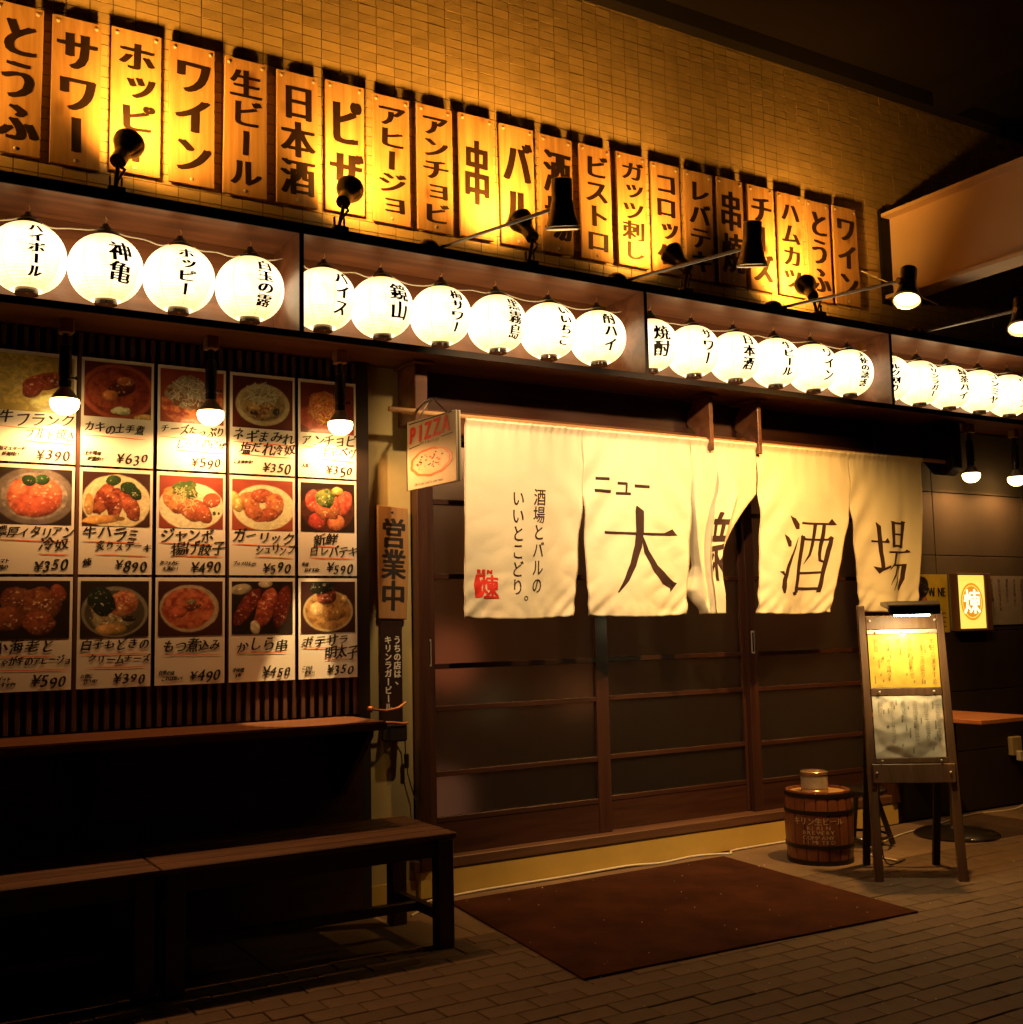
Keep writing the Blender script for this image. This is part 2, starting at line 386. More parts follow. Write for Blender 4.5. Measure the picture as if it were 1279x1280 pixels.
# large smooth slabs along the shop front, then paving stones laid in running bond
x = -3.0; k = 0
while x < 10.5:
    L = 0.9
    mb = MB().box(x+.002, x+L-.002, -.74, -.052, -.05, 0.0)
    obj('slab', mb, 'slab', ground, bevel=.003); x += L
stones = []; y = -.746; r = 0
while y > -4.0:
    x = -1.5+(.10 if r % 2 else 0)+RNG.uniform(-.003, .003)
    while x < 9.5:
        stones.append((x, y)); x += .2015
    y -= .1015; r += 1
stones.sort(key=lambda s: -in_view((s[0]+.10, s[1]-.05, 0)))
pm = []
for k in range(6):
    mb = MB().box(0.0015, .2000, -.1000, -.0015, -.05, 0)
    o = obj('paving_stone', mb, 'paver', ground, bevel=.003); pm.append(o.data)
    bpy.data.objects.remove(o)
rest = MB()
for i, (x, y) in enumerate(stones):
    dz = random.uniform(-.002, .002)
    if i < 300 and in_view((x+.10, y-.05, 0)) > 0:
        o = raw('paving_stone', pm[i % 6], ground, (x, y, dz))
        o.rotation_euler = (random.uniform(-.004, .004), random.uniform(-.004, .004), 0)
    else:
        rest.box(x+.0025, x+.199, y-.099, y-.0025, -.05, dz)
o = obj('paving_stones_beyond', rest, 'paver', ground); tag(o, kind='stuff')

# the dark deck overhead with its girders
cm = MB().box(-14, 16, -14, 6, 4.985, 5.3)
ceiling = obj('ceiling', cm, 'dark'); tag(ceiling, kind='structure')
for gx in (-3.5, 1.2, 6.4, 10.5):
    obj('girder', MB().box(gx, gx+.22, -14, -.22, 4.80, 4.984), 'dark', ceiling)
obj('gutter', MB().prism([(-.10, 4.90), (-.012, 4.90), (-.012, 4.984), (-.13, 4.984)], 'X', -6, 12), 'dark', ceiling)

# upper wall of small glazed tiles in stack bond
uw = thing('tiled_wall', 'cream glazed tile wall above the row of lantern boxes', 'wall', (1.0, 0, 3.1))
obj('grout_bed', MB().box(-6, 12, 0.0, .25, 2.62, 4.984), 'grout', uw)
tl = []
for iz in range(38):
    for ix in range(-22, 108):
        tl.append((ix*.1, 3.09+iz*.05))
tl.sort(key=lambda s: -in_view((s[0]+.05, 0, s[1]+.025), 0))
tmesh = []
for k in range(5):
    mb = MB(); j = [RNG.uniform(-.0012, .0012) for _ in range(4)]
    mb.add([(.0022, -.0055+j[0], .0022), (.0978, -.0055+j[1], .0022), (.0978, -.0055+j[2], .0478), (.0022, -.0055+j[3], .0478),
            (.0022, .002, .0022), (.0978, .002, .0022), (.0978, .002, .0478), (.0022, .002, .0478)],
           [(0, 1, 2, 3), (0, 4, 5, 1), (1, 5, 6, 2), (2, 6, 7, 3), (3, 7, 4, 0)])
    o = obj('tile', mb, 'tile'); tmesh.append(o.data); bpy.data.objects.remove(o)
rest = MB(); cnt = 0
for (x, z) in tl:
    hid = 3.36 < z < 3.97 and 0.45 < x < 5.7
    if cnt < 300 and not hid and in_view((x+.05, 0, z+.025), 0) > 0:
        raw('tile', tmesh[cnt % 5], uw, (x-1.0, 0, z-3.1)); cnt += 1
    elif z+.05 < 4.985:
        j = RNG.uniform(-.0012, .0012, 4)
        rest.add([(x+.0022, -.0055+j[0], z+.0022), (x+.0978, -.0055+j[1], z+.0022), (x+.0978, -.0055+j[2], z+.0478), (x+.0022, -.0055+j[3], z+.0478),
                  (x+.0022, .002, z+.0022), (x+.0978, .002, z+.0022), (x+.0978, .002, z+.0478), (x+.0022, .002, z+.0478)],
                 [(0, 1, 2, 3), (0, 4, 5, 1), (1, 5, 6, 2), (2, 6, 7, 3), (3, 7, 4, 0)])
o = obj('tiles_beyond', rest, 'tile', uw); tag(o, kind='stuff')

# steel beam running out over the street
bt = thing('steel_beam', 'painted steel beam jutting out of the tiled wall at upper right', 'beam', (6.12, -.02, 3.44))
obj('web', MB().box(6.115, 6.135, -6, -.012, 3.475, 4.02), 'beam', bt)
obj('flange', MB().box(6.03, 6.22, -6, -.012, 4.02, 4.045), 'beam', bt)
obj('flange', MB().box(6.03, 6.22, -6, -.012, 3.45, 3.475), 'beam', bt)
obj('end_plate', MB().box(6.02, 6.24, -.03, -.008, 3.42, 4.07), 'dark', bt)
wr = MB().tube([(5.80, -.02, 3.62), (6.02, -.45, 3.30)], .004)
obj('stay_wire', wr, 'steelcap', bt)

# lower front: plaster pier, dark panelled wall at the right, lattice wall at the left
pw = thing('plaster_pier', 'narrow cream plastered pier between the menu cards and the sliding doors', 'wall', (2.34, 0, 0))
obj('plaster_face', MB().box(2.215, 2.467, 0, .25, 0, 2.6), 'plaster', pw)
obj('plinth', MB().box(2.217, 2.465, -.014, -.001, 0, .09), 'stepconc', pw)
rw = thing('panelled_wall', 'dark grey panelled wall right of the doorway lit by two bare bulbs', 'wall', (7.2, 0, 0))
obj('backing', MB().box(5.86, 12, .012, .3, 0, 2.6), 'joint', rw)
ex = [5.862, 6.42, 7.40, 8.38, 9.36, 10.34]
for i in range(5):
    for (z0, z1) in ((1.205, 1.722), (1.722, 2.157), (2.157, 2.6)):
        obj('panel', MB().box(ex[i]+.003, ex[i+1]-.003, -.004, .012, z0+.003, z1-.003), 'rwall', rw, bevel=.002)
    for (z0, z1) in ((0.0, .40), (.40, .80), (.80, 1.205)):
        obj('board', MB().box(ex[i]+.002, ex[i+1]-.002, -.012, .012, z0+.002, z1-.004), 'rwall_low', rw, bevel=.002)

lw = thing('lattice_wall', 'dark wooden lattice wall behind the food cards at left', 'wall', (1.2, 0, 0))
obj('backing_board', MB().box(-4, 2.15, -.03, .0, .9, 2.6), 'blackwood', lw)
obj('base_board', MB().box(-4, 2.15, -.10, -.002, 0, .86), 'darkwood', lw)
obj('end_post', MB().box(2.152, 2.213, -.062, .0, 0, 2.598), 'blackwood', lw)
sl = MB().box(0, .020, -.058, -.031, .902, 2.598)
so = obj('slat', sl, 'slat', bevel=.002); sm_ = so.data; bpy.data.objects.remove(so)
x = 2.13
while x > .20:
    raw('slat', sm_, lw, (x-1.2, 0, 0)); x -= .0435
rest = MB()
while x > -3.9:
    rest.box(x, x+.02, -.058, -.031, .902, 2.598); x -= .0435
o = obj('slats_beyond', rest, 'slat', lw); tag(o, kind='stuff')

# shelf under the cards
st = thing('counter_shelf', 'long narrow wooden shelf below the menu cards', 'shelf', (1.2, -.3, .86))
obj('shelf_board', MB().box(-4, 2.10, -.50, -.101, .862, .900), wood('shelf_wood', (0.10, 0.040, 0.020), (0.17, 0.070, 0.035), 'X', 0.8, 0.28, coat=0.5), st, bevel=.006, seg=2)
for bx in (2.02, .9, -.6):
    obj('bracket', MB().prism([(-.101, .861), (-.46, .861), (-.46, .835), (-.14, .55), (-.101, .55)], 'X', bx, bx+.03), 'blackwood', st)

# doorway
dfm = thing('door_frame', 'dark wooden door frame with deep lintel above the white curtain', 'door frame', (4.2, 0, 0))
obj('post', MB().box(2.469, 2.529, -.07, .12, .135, 2.6), 'darkwoodz', dfm, bevel=.003)
obj('post', MB().box(5.80, 5.86, -.07, .12, .135, 2.6), 'darkwoodz', dfm, bevel=.003)
obj('lintel', MB().box(2.53, 5.799, -.05, .12, 2.27, 2.40), 'canopy', dfm, bevel=.003)
obj('transom_board', MB().box(2.53, 5.799, -.02, .10, 2.402, 2.598), 'darkwood', dfm)
obj('sill', MB().box(2.44, 5.88, -.056, .12, .135, .185), 'benchwood', dfm, bevel=.004)
obj('step', MB().box(2.468, 5.862, -.05, .12, 0, .134), 'stepconc', dfm, bevel=.006, seg=2)
def door(x0, x1, y, lab, hl=True):
    t = thing('sliding_door', lab, 'door', (x0, y, .187), group='sliding doors of wood and frosted glass')
    gx0, gx1 = x0+.07, x1-.085; zb, zt = .187, 2.268
    obj('stile', MB().box(x0, gx0, y, y+.032, zb, zt), 'darkwoodz', t, bevel=.002)
    obj('stile', MB().box(gx1, x1, y, y+.032, zb, zt), 'darkwoodz', t, bevel=.002)
    obj('bottom_panel', MB().box(gx0+.001, gx1-.001, y+.004, y+.028, zb, .345), 'darkwood', t)
    for z in (.355, .577, .897, 1.108, 1.56, 1.94, 2.245):
        obj('rail', MB().box(gx0+.0005, gx1-.0005, y+.001, y+.03, z-.013, z+.013), 'darkwood', t, bevel=.002)
    zs = [.355, .577, .897, 1.108, 1.56, 1.94, 2.245]
    for a, c in zip(zs[:-1], zs[1:]):
        obj('pane', MB().box(gx0+.001, gx1-.001, y+.014, y+.018, a+.014, c-.014), 'frost', t)
    hx = x0+.022
    if not hl: hx = x1-.06
    h = obj('pull', MB().box(hx, hx+.026, y-.003, y-.0005, 1.11, 1.245), 'steelcap', t, bevel=.001)
    obj('pull_recess', MB().box(hx+.006, hx+.020, y-.0045, y-.0035, 1.12, 1.235), 'blackmetal', h)
    return t
door(2.53, 3.665, .012, 'leftmost sliding door, half hidden by the first curtain panel')
door(3.62, 4.765, .052, 'middle sliding door behind the curtain panel with the big cross-like character')
door(4.70, 5.799, .012, 'rightmost sliding door, behind the barrel')

MT['roomglow'] = emit('room_fill_glow', (1, .56, .26), 34)
# dim room behind the frosted glass
rm = MB().box(2.2, 6.2, 2.6, 2.7, 0, 2.7).box(2.1, 2.2, .26, 2.7, 0, 2.7).box(6.2, 6.3, .3, 2.7, 0, 2.7).box(2.2, 6.2, .26, 2.7, 2.6, 2.7)
t = obj('interior_wall', rm, noisy('room_wall', (0.14, 0.085, 0.05), (0.34, 0.21, 0.12), .8, 0.9)); tag(t, kind='structure')
tag(obj('interior_floor', MB().box(2.2, 6.2, .14, 2.6, .01, .14), 'rwall_low'), kind='structure')
t = thing('glow_box', 'pale dimly glowing box added behind the lowest pane of the left door', 'lantern', (2.88, .6, .14))  # invented emitting box, added to make the pale glow in this pane
obj('glow_body', MB().box(2.70, 3.06, .48, .70, .17, .50), emit('glow_box_emission', (1, .42, .24), .085, (.5, .35, .25)), t, bevel=.05, seg=3)
obj('base', MB().box(2.72, 3.04, .50, .68, .1405, .169), 'blackwood', t)
def blurred(name, cat, x, y, z, r, c, lab, e):  # made-up glowing bodies, added so coloured blurs show through the frosted glass
    t = thing(name, lab, cat, (x, y, z))
    obj('glow_body', MB().lathe([(.02, -r), (r*.7, -r*.8), (r, 0), (r*.75, r*.8), (.02, r)], 20, (x, y, z)), emit(name+'_paper', c, e*.75, (.3, .15, .08)), t, smooth=True)
    obj('cord', MB().tube([(x, y, z+r), (x, y, 2.6)], .004), 'blackcable', t)
blurred('red_glow_blob', 'lantern', 3.06, .75, 1.12, .17, (0.75, 0.20, 0.08), 'red glowing shape added to show as a blur behind the left door', .34)
blurred('amber_glow_blob', 'lantern', 4.05, .85, .86, .13, (0.70, 0.24, 0.08), 'amber glowing shape added to show as a blur behind the middle door', .16)
blurred('pale_glow_blob', 'lantern', 3.45, .95, .85, .12, (0.42, 0.36, 0.18), 'pale glowing shape added low behind the left door', .09)
for (lx, ly, nm) in ((3.35, 1.3, 'left'), (4.9, 1.3, 'right')):  # unseen lamps added to light the closed room behind the glass
    t = thing('room_fill_lamp', f'unseen dim lamp added to light the room behind the {nm} sliding doors', 'lamp', (lx, ly, 2.45))
    obj('lamp_globe', MB().lathe([(.01, -.08), (.06, -.06), (.08, 0), (.06, .06), (.02, .08)], 20, (lx, ly, 2.45)), 'roomglow', t, smooth=True)
    obj('cord', MB().tube([(lx, ly, 2.53), (lx, ly, 2.6)], .006), 'blackcable', t)

# ---------------------------------------------------------------- the lantern boxes (canopy)
cp = thing('lantern_canopy', 'long dark red veneered box shelf that houses the paper lanterns', 'canopy', (3.7, -.18, 2.6))
DX = [-2.12, -.18, 1.755, 3.70, 5.635, 7.57, 9.5]
obj('roof_board', MB().box(-2.14, 9.52, -.375, -.002, 3.086, 3.118), 'canopy', cp)
obj('edge_strip', MB().box(-2.14, 9.52, -.383, -.3755, 3.078, 3.126), 'blackwood', cp)
obj('floor_board', MB().box(-2.14, 9.52, -.372, -.002, 2.604, 2.624), 'canopy', cp)
obj('edge_strip', MB().box(-2.14, 9.52, -.379, -.3725, 2.598, 2.630), 'blackwood', cp)
for a, c in zip(DX[:-1], DX[1:]):
    obj('back_board', MB().box(a+.0105, c-.0105, -.03, -.0075, 2.625, 3.085), 'canopy', cp)
for a in DX:
    o = obj('divider', MB().box(a-.01, a+.01, -.372, -.0075, 2.6245, 3.0855), 'canopy', cp)
    obj('divider_edge', MB().box(a-.0105, a+.0105, -.377, -.3725, 2.6305, 3.0775), 'blackwood', o)

RL, RZ = .153, .150
def lr(z): return RL*math.sqrt(max(0, 1-(abs(z)/RZ)**2.15))
lm = MB(); prof = []
N = 44
for i in range(N+1):
    z = -.138+.276*i/N
    prof.append((lr(z)*(1+(.004 if i % 2 else -.004)), z))
lm.lathe(prof, 48, caps=False)
LAN = [  # x, text, appearance fraction from the middle, where it hangs
 (.642, 'ハイボール', .23), (.952, '神亀', .40), (1.262, 'ホッピー', .20), (1.581, '白玉の露', .47),
 (1.935, 'バイス', .60), (2.235, '鏡山', .57), (2.558, '梅サワー', .57), (2.883, '黒霧島', .64), (3.200, 'いいちこ', .60), (3.520, '酎ハイ', .47),
 (3.880, '焼酎', .44), (4.188, 'サワー', .60), (4.506, '日本酒', .58), (4.829, '生ビール', .56), (5.143, 'ワイン', .69), (5.464, '天使の誘惑', .66),
 (5.82, 'ミルク割り', .36), (6.123, 'キリンラガー', .70), (6.425, '緑茶ハイ', .70), (6.749, 'コンミヤ', .70), (7.074, 'ウーロン', .75)]
LORD = ['first', 'second', 'third', 'fourth', 'fifth', 'sixth']
BOXN = ['first', 'second', 'third', 'fourth']
def lantern(i, x, text, s):
    b_ = 0 if i < 4 else 1 if i < 10 else 2 if i < 16 else 3
    t = thing('paper_lantern', f'paper lantern lettered {text}, {LORD[i-[0, 4, 10, 16][b_]]} from the left inside the {BOXN[b_]} canopy box', 'lantern', (x, -.18, 2.85), group='round paper lanterns hung along the canopy')
    global PAPER
    if i == 0:
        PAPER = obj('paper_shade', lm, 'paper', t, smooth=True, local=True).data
        PARTS['top'] = obj('top_cap', MB().lathe([(.058, .132), (.060, .146), (.040, .150), (.032, .172), (.015, .186), (.012, .196)], 24), 'blackmetal', t, smooth=True, local=True).data
        bc = MB().lathe([(.040, -.155), (.046, -.155), (.047, -.132), (.040, -.130)], 24)
        PARTS['bot'] = obj('bottom_cap', bc, 'blackmetal', t, smooth=True, local=True).data
        hk = MB().tube([(-.035, 0, .150), (-.02, 0, .175), (0, 0, .192), (.02, 0, .175), (.035, 0, .150)], .0022, 6)
        hk.tube([(0, 0, .192), (0, .008, .205), (.006, 0, .215), (0, -.006, .222), (0, 0, .234)], .0022, 6)
        PARTS['hook'] = obj('hook', hk, 'brass', t, local=True).data
        fe = MB()
        for k in range(3):
            a = 2*PI*k/3+.4; fe.lathe([(.002, -.004), (.005, 0), (.002, .004)], 8, (.036*math.cos(a), .036*math.sin(a), -.158))
        PARTS['feet'] = obj('stud', fe, 'brass', t, local=True).data
    else:
        raw('paper_shade', PAPER, t); raw('top_cap', PARTS['top'], t); raw('bottom_cap', PARTS['bot'], t)
        raw('hook', PARTS['hook'], t); raw('stud', PARTS['feet'], t)
    fl = [[], []]; n = len(text)
    cw = .104 if n == 2 else .082 if n <= 4 else .068
    ext = .100 if n == 2 else .106 if n <= 4 else .112
    vtext(fl, text, 0, ext-(.012 if n == 2 else 0), -ext+(.012 if n == 2 else 0), cw, .03)
    fl = cut(fl, .016)
    beta = math.atan2(x, 4.86)-math.asin(s)
    mb = MB()
    def f(sx_, z, k):
        a = beta-(sx_+[-.0042, 0, .0042][k])/RL; r = lr(z)+.0025+.0003*k
        return (-math.sin(a)*r, -math.cos(a)*r, z)
    flat_to(mb, fl, f, ((0, 0), (0, 0), (0, 0)))
    obj('lettering', mb, 'ink_black', t, local=True)
    t.rotation_euler = (random.uniform(-.035, .035), random.uniform(-.03, .03), 0)
PARTS = {}
for i, (x, tx, s) in enumerate(LAN): lantern(i, x, tx, s)
for k, (a, c) in enumerate([(0, 4), (4, 10), (10, 16), (16, 21)]):
    xs = [LAN[j][0] for j in range(a, c)]; pts = []
    x0 = xs[0]-.16 if k else .20
    for x in [x0]+xs+[xs[-1]+.15]:
        if pts:
            px = pts[-1][0]
            for q in (.25, .5, .75):
                xx = px+(x-px)*q
                pts.append((xx, -.205+random.uniform(-.012, .012), 3.005-.014*math.sin(q*PI)+random.uniform(-.012, .010)))
        pts.append((x, -.215, 3.012))
    # smooth by interpolation
    sp = []
    for i in range(len(pts)-1):
        p0 = Vector(pts[max(0, i-1)]); p1 = Vector(pts[i]); p2 = Vector(pts[i+1]); p3 = Vector(pts[min(len(pts)-1, i+2)])
        for q in (0, .33, .66):
            sp.append(.5*((2*p1)+(-p0+p2)*q+(2*p0-5*p1+4*p2-p3)*q*q+(-p0+3*p1-3*p2+p3)*q**3))
    tag(obj('lantern_cable', MB().tube(sp, .0035, 6), 'cable', smooth=True), f'thin pale wire linking the lanterns inside the {BOXN[k]} lantern box from the left', 'wire', group='wires strung between lanterns')

# ---------------------------------------------------------------- the wooden name boards
SG = [(.505, .703, 'とうふ'), (.741, .946, 'サワー'), (.99, 1.205, 'ホッピー'), (1.247, 1.455, 'ワイン'), (1.5, 1.705, '生ビール'), (1.757, 1.965, '日本酒'),
 (2.007, 2.21, 'ピザ'), (2.257, 2.465, 'アヒージョ'), (2.511, 2.712, 'アンチョビ'), (2.755, 2.965, '串'), (3.007, 3.22, 'バル'), (3.265, 3.475, '酒場'),
 (3.529, 3.745, 'ビストロ'), (3.785, 4.00, 'ガッツ刺し'), (4.038, 4.248, 'コロッケ'), (4.291, 4.506, 'レバテキ'), (4.547, 4.757, '串焼'),
 (4.802, 5.011, 'チーズ'), (5.047, 5.262, 'ハムカツ'), (5.305, 5.51, 'とうふ'), (5.549, 5.772, 'ワイン')]
ORDN = [a+' board from the left above the lantern boxes' for a in ('first', 'second', 'third', 'fourth', 'fifth', 'sixth', 'seventh', 'eighth', 'ninth', 'tenth', 'eleventh', 'twelfth', 'thirteenth', 'fourteenth', 'fifteenth', 'sixteenth', 'seventeenth')]+[a+' board of the row of signs' for a in ('fourth to last', 'third to last', 'second to last', 'last right end')]
XT = {0: ', cut off by the left edge of the picture', 3: ', fourth board from the left, brightest lit', 19: ', second board from the right end', 20: ', last board at the right end'}
for i, (x0, x1, tx) in enumerate(SG):
    dz = random.uniform(-.006, .006); zt, zb = 4.015+dz, 3.345+dz+random.uniform(-.006, .006)
    lab = f'pine sign board painted {tx}, '+ORDN[i]
    t = thing('sign_board', lab, 'sign', ((x0+x1)/2, -.05, zb), group='pine name boards on the tiled wall')
    j = [random.uniform(-.004, .004) for _ in range(4)]
    o = obj('board', MB().prism([(x0+j[0], zb), (x1+j[1], zb), (x1+j[2], zt), (x0+j[3], zt)], 'Y', -.042, -.028), 'pine', t, bevel=.0015)
    obj('batten', MB().box(x0+.03, x0+.06, -.0275, -.006, zb+.05, zt-.05).box(x1-.06, x1-.03, -.0275, -.006, zb+.05, zt-.05), 'pine', t)
    for sx_, sz in ((x0+.022, zt-.026), (x1-.022, zt-.026), ((x0+x1)/2, zb+.026)):
        obj('screw', MB().lathe([(.0085, 0), (.0085, .002), (.005, .005), (.001, .006)], 14, (sx_, -.0421, sz), (0, -1, 0)), 'rim', t, smooth=True)
    fl = [[], []]; n = len(tx); wd = (x1-x0)*(.84 if n < 4 else .78)
    pad = {1: .16, 2: .075, 3: .055, 4: .05, 5: .045}[n]
    if tx == '串':
        vtext(fl, tx, (x0+x1)/2, zt-.13, zb+.17, wd*.92, .01)
    else: vtext(fl, tx, (x0+x1)/2+.004, zt-pad, zb+pad-.01, wd*(1.02 if n == 2 else 1), .02)
    bw = .0125 if n < 4 else .0092
    kanji = any(c in '生日本酒場串焼刺' for c in tx)
    if kanji: bw *= .72
    sm = [(bw*(k/2), .0012*k*(1 if k > 0 else -1)) for k in (-2, -1, 0, 1, 2)]
    obj('lettering', flat_to(MB(), fl, lambda x, z, k: (x, -.0425-.00025*k, z), sm), 'ink', t)

# ---------------------------------------------------------------- lamps
def par_head(t, mouth, d, r=.064, L=.165, br_=.033, glow='spotglow', name='lamp_head'):
    d = Vector(d).normalized(); m_ = Vector(mouth)
    prof = [(br_*.6, -L), (br_, -L+.006), (br_*1.02, -L+.05), (br_, -L*.55), (br_*1.08, -L*.48), (r*.80, -L*.22), (r, -.004), (r, 0), (r-.006, 0), (.040, -.05), (.012, -.06)]
    h = obj(name, MB().lathe(prof, 28, m_, d, caps=True), 'blackmetal', t, smooth=True)
    ring = [(r-.007, .0005), (r+.002, .0005), (r+.002, .010), (r-.004, .012), (r-.007, .006)]
    mb = MB().lathe(ring+[ring[0]], 28, m_, d, caps=False)
    obj('rim', mb, 'rim', h, smooth=True)
    g = MB().lathe([(.003, .004), (r-.025, .002), (r-.009, -.004), (r-.009, -.006), (.003, -.008)], 24, m_, d)
    obj('lamp_glass', g, glow, h, smooth=True)
    return h
UP = [((-.02, -.33, 3.335), (.28, .33, .48)), ((.995, -.33, 3.335), (.24, .33, .48)), ((2.0, -.33, 3.33), (.26, .33, .38)), ((2.967, -.33, 3.34), (-.02, .34, .40)),
      ((3.965, -.33, 3.325), (-.08, .33, .38)), ((4.98, -.33, 3.295), (.16, .33, .34))]
UPN = ['just outside the left edge of the picture', 'below the third sign board from the left', 'below the seventh sign board from the left', 'below the eleventh sign board', 'below the fifteenth sign board', 'below the third sign board from the right end']
BX = [-.05, .955, 1.951, 2.99, 4.01, 5.047]
UPW = [95, 90, 80, 88, 78, 105]
for i, (p, d) in enumerate(UP):
    p = Vector(p); d = Vector(d).normalized(); bx = BX[i]
    t = thing('spotlight', 'small black uplight on the canopy edge '+UPN[i], 'spotlight', (bx, -.34, 3.118), group='black uplights on the canopy edge')
    mouth = p+d*.045
    par_head(t, mouth, d)
    back = mouth-d*.155
    obj('clamp', MB().box(bx-.035, bx+.035, -.376, -.30, 3.119, 3.150).box(bx-.028, bx-.020, -.35, -.335, 3.15, 3.20).box(bx+.020, bx+.028, -.35, -.335, 3.15, 3.20), 'blackmetal', t, bevel=.003)
    q = [Vector((bx, -.335, 3.15)), Vector((bx+.01, -.34, 3.19)), (Vector((bx, -.35, 3.22))+back)/2+Vector((.03, -.01, -.01)), back+Vector((.02, 0, -.03)), back+Vector((0, 0, .005))]
    obj('cord', MB().tube(q, .006, 8), 'blackcable', t, smooth=True)
    obj('bracket', MB().tube([Vector((bx, -.335, 3.15)), back+Vector((0, 0, -.02)), back+d*.03], .009, 8), 'blackmetal', t, smooth=True)
    spot('uplight', mouth+d*.016, mouth+d, UPW[i], 140, 1.0, AMBER, .045, t)
AR = [((2.47, -.335, 3.14), (2.585, -1.27, 3.06), (2.56, -1.28, 2.955), (3.02, -.2, 1.98)),
      ((3.60, -.335, 3.14), (3.64, -1.27, 3.05), (3.62, -1.28, 2.955), (4.05, -.2, 1.90)),
      ((4.74, -.335, 3.14), (4.66, -1.27, 3.03), (4.69, -1.28, 2.935), (4.78, -.10, .72)),
      ((5.98, -.335, 3.14), (5.62, -1.27, 3.00), (5.63, -1.28, 2.90), (6.2, -.5, 1.2))]
ARN = ['aimed at the first curtain panels, leftmost rod lamp', 'aimed at the middle of the curtain',
       'hanging by the wall end of the steel beam', 'cut off by the right edge of the picture']
ARW = [165, 150, 270, 25]
for i, (b0, e, mo, aim) in enumerate(AR):
    t = thing('arm_spotlight', 'black spotlight on a long rod arm '+ARN[i], 'spotlight', b0, group='long arm spotlights above the curtain')
    b0 = Vector(b0); e = Vector(e); mo = Vector(mo); aim = Vector(aim)
    obj('wall_mount', MB().lathe([(.062, -.022), (.060, -.005), (.048, .018), (.025, .034), (.004, .038)], 24, b0+Vector((-.05, .01, 0))), 'blackmetal', t, smooth=True)
    obj('arm', MB().tube([b0+Vector((-.05, .01, .02)), b0, e], .0085, 10), 'blackmetal', t, smooth=True)
    d = (aim-mo).normalized(); dd = Vector((d.x*.55, d.y*.35, -1)).normalized() if i < 2 else Vector((-.42, -.22, -1)).normalized()
    h = par_head(t, mo, dd, .070, .20, .043)
    obj('knuckle', MB().lathe([(.016, -.02), (.02, 0), (.016, .02)], 14, e, (1, 0, 0)), 'blackmetal', t, smooth=True)
    spot('downlight', mo+dd*.02, aim, ARW[i], [78, 82, 108, 84][i], 1.0, (1.0, .65, .31) if i < 2 else (1.0, .52, .13), .03, t)

PB = [(.795, 'over the sausage card'), (1.40, 'over the third card from the left'), (2.01, 'over the fifth card from the left, nearest the pier'), (6.585, 'on the dark wall just right of the curtain'), (7.075, 'on the dark wall at the right edge of the picture')]
PW = [23, 25, 23, 9, 9]
for i, (x, nm) in enumerate(PB):
    y, z = -.20, 2.252
    t = thing('pendant_bulb', 'bare glowing bulb '+nm, 'light bulb', (x, y, z), group='bare bulbs hanging below the canopy')
    obj('ceiling_rose', MB().box(x-.028, x+.028, y-.028, y+.028, 2.545, 2.6035), 'plaque', t, bevel=.004)
    sk = obj('lamp_holder', MB().lathe([(.012, .30), (.014, .25), (.024, .24), (.027, .13), (.022, .10), (.026, .095), (.024, .068)], 18, (x, y, z)), 'blackmetal', t, smooth=True)
    obj('switch_knob', MB().lathe([(.004, 0), (.004, .02), (.008, .022), (.008, .03)], 10, (x+.018, y, z+.11), (1, 0, 0)), 'blackmetal', sk)
    bl = obj('bulb_collar', MB().lathe([(.022, .068), (.026, .060), (.044, .036), (.056, .016)], 24, (x, y, z)), 'steelcap', t, smooth=True)
    obj('bulb_face', MB().lathe([(.056, .016), (.059, .004), (.054, -.018), (.040, -.034), (.024, -.044), (.005, -.047)], 24, (x, y, z)), 'bulb', bl, smooth=True)
    spot('bulb_light', (x, y, z-.055), (x-.01, y+.02, 0), PW[i], 179, .35, WARM, .03, t)
spot('bulb_beam', (2.01, -.20, 2.19), (1.83, -.22, .9), 260, 25, .25, (1, .60, .22), .015)

# ================================================================ flat prints painted cell by cell
def s2l(c): return tuple(((x/255+.055)/1.055)**2.4 if x/255 > .04045 else x/255/12.92 for x in c)
def field(nx, ny, seed, sc=6, oct=3):
    r = np.random.default_rng(seed); out = np.zeros((ny, nx)); amp = 1; tot = 0
    for o in range(oct):
        gx = int(sc*2**o)+2; gy = int(sc*2**o)+2; g = r.uniform(-1, 1, (gy, gx))
        xs = np.linspace(0, gx-1.001, nx); ys = np.linspace(0, gy-1.001, ny)
        xi = xs.astype(int); yi = ys.astype(int); fx = xs-xi; fy = ys-yi
        fx = fx*fx*(3-2*fx); fy = (fy*fy*(3-2*fy))[:, None]
        a = g[yi][:, xi]*(1-fx)+g[yi][:, xi+1]*fx; b_ = g[yi+1][:, xi]*(1-fx)+g[yi+1][:, xi+1]*fx
        out += amp*(a*(1-fy)+b_*fy); tot += amp; amp *= .6
    return out/tot
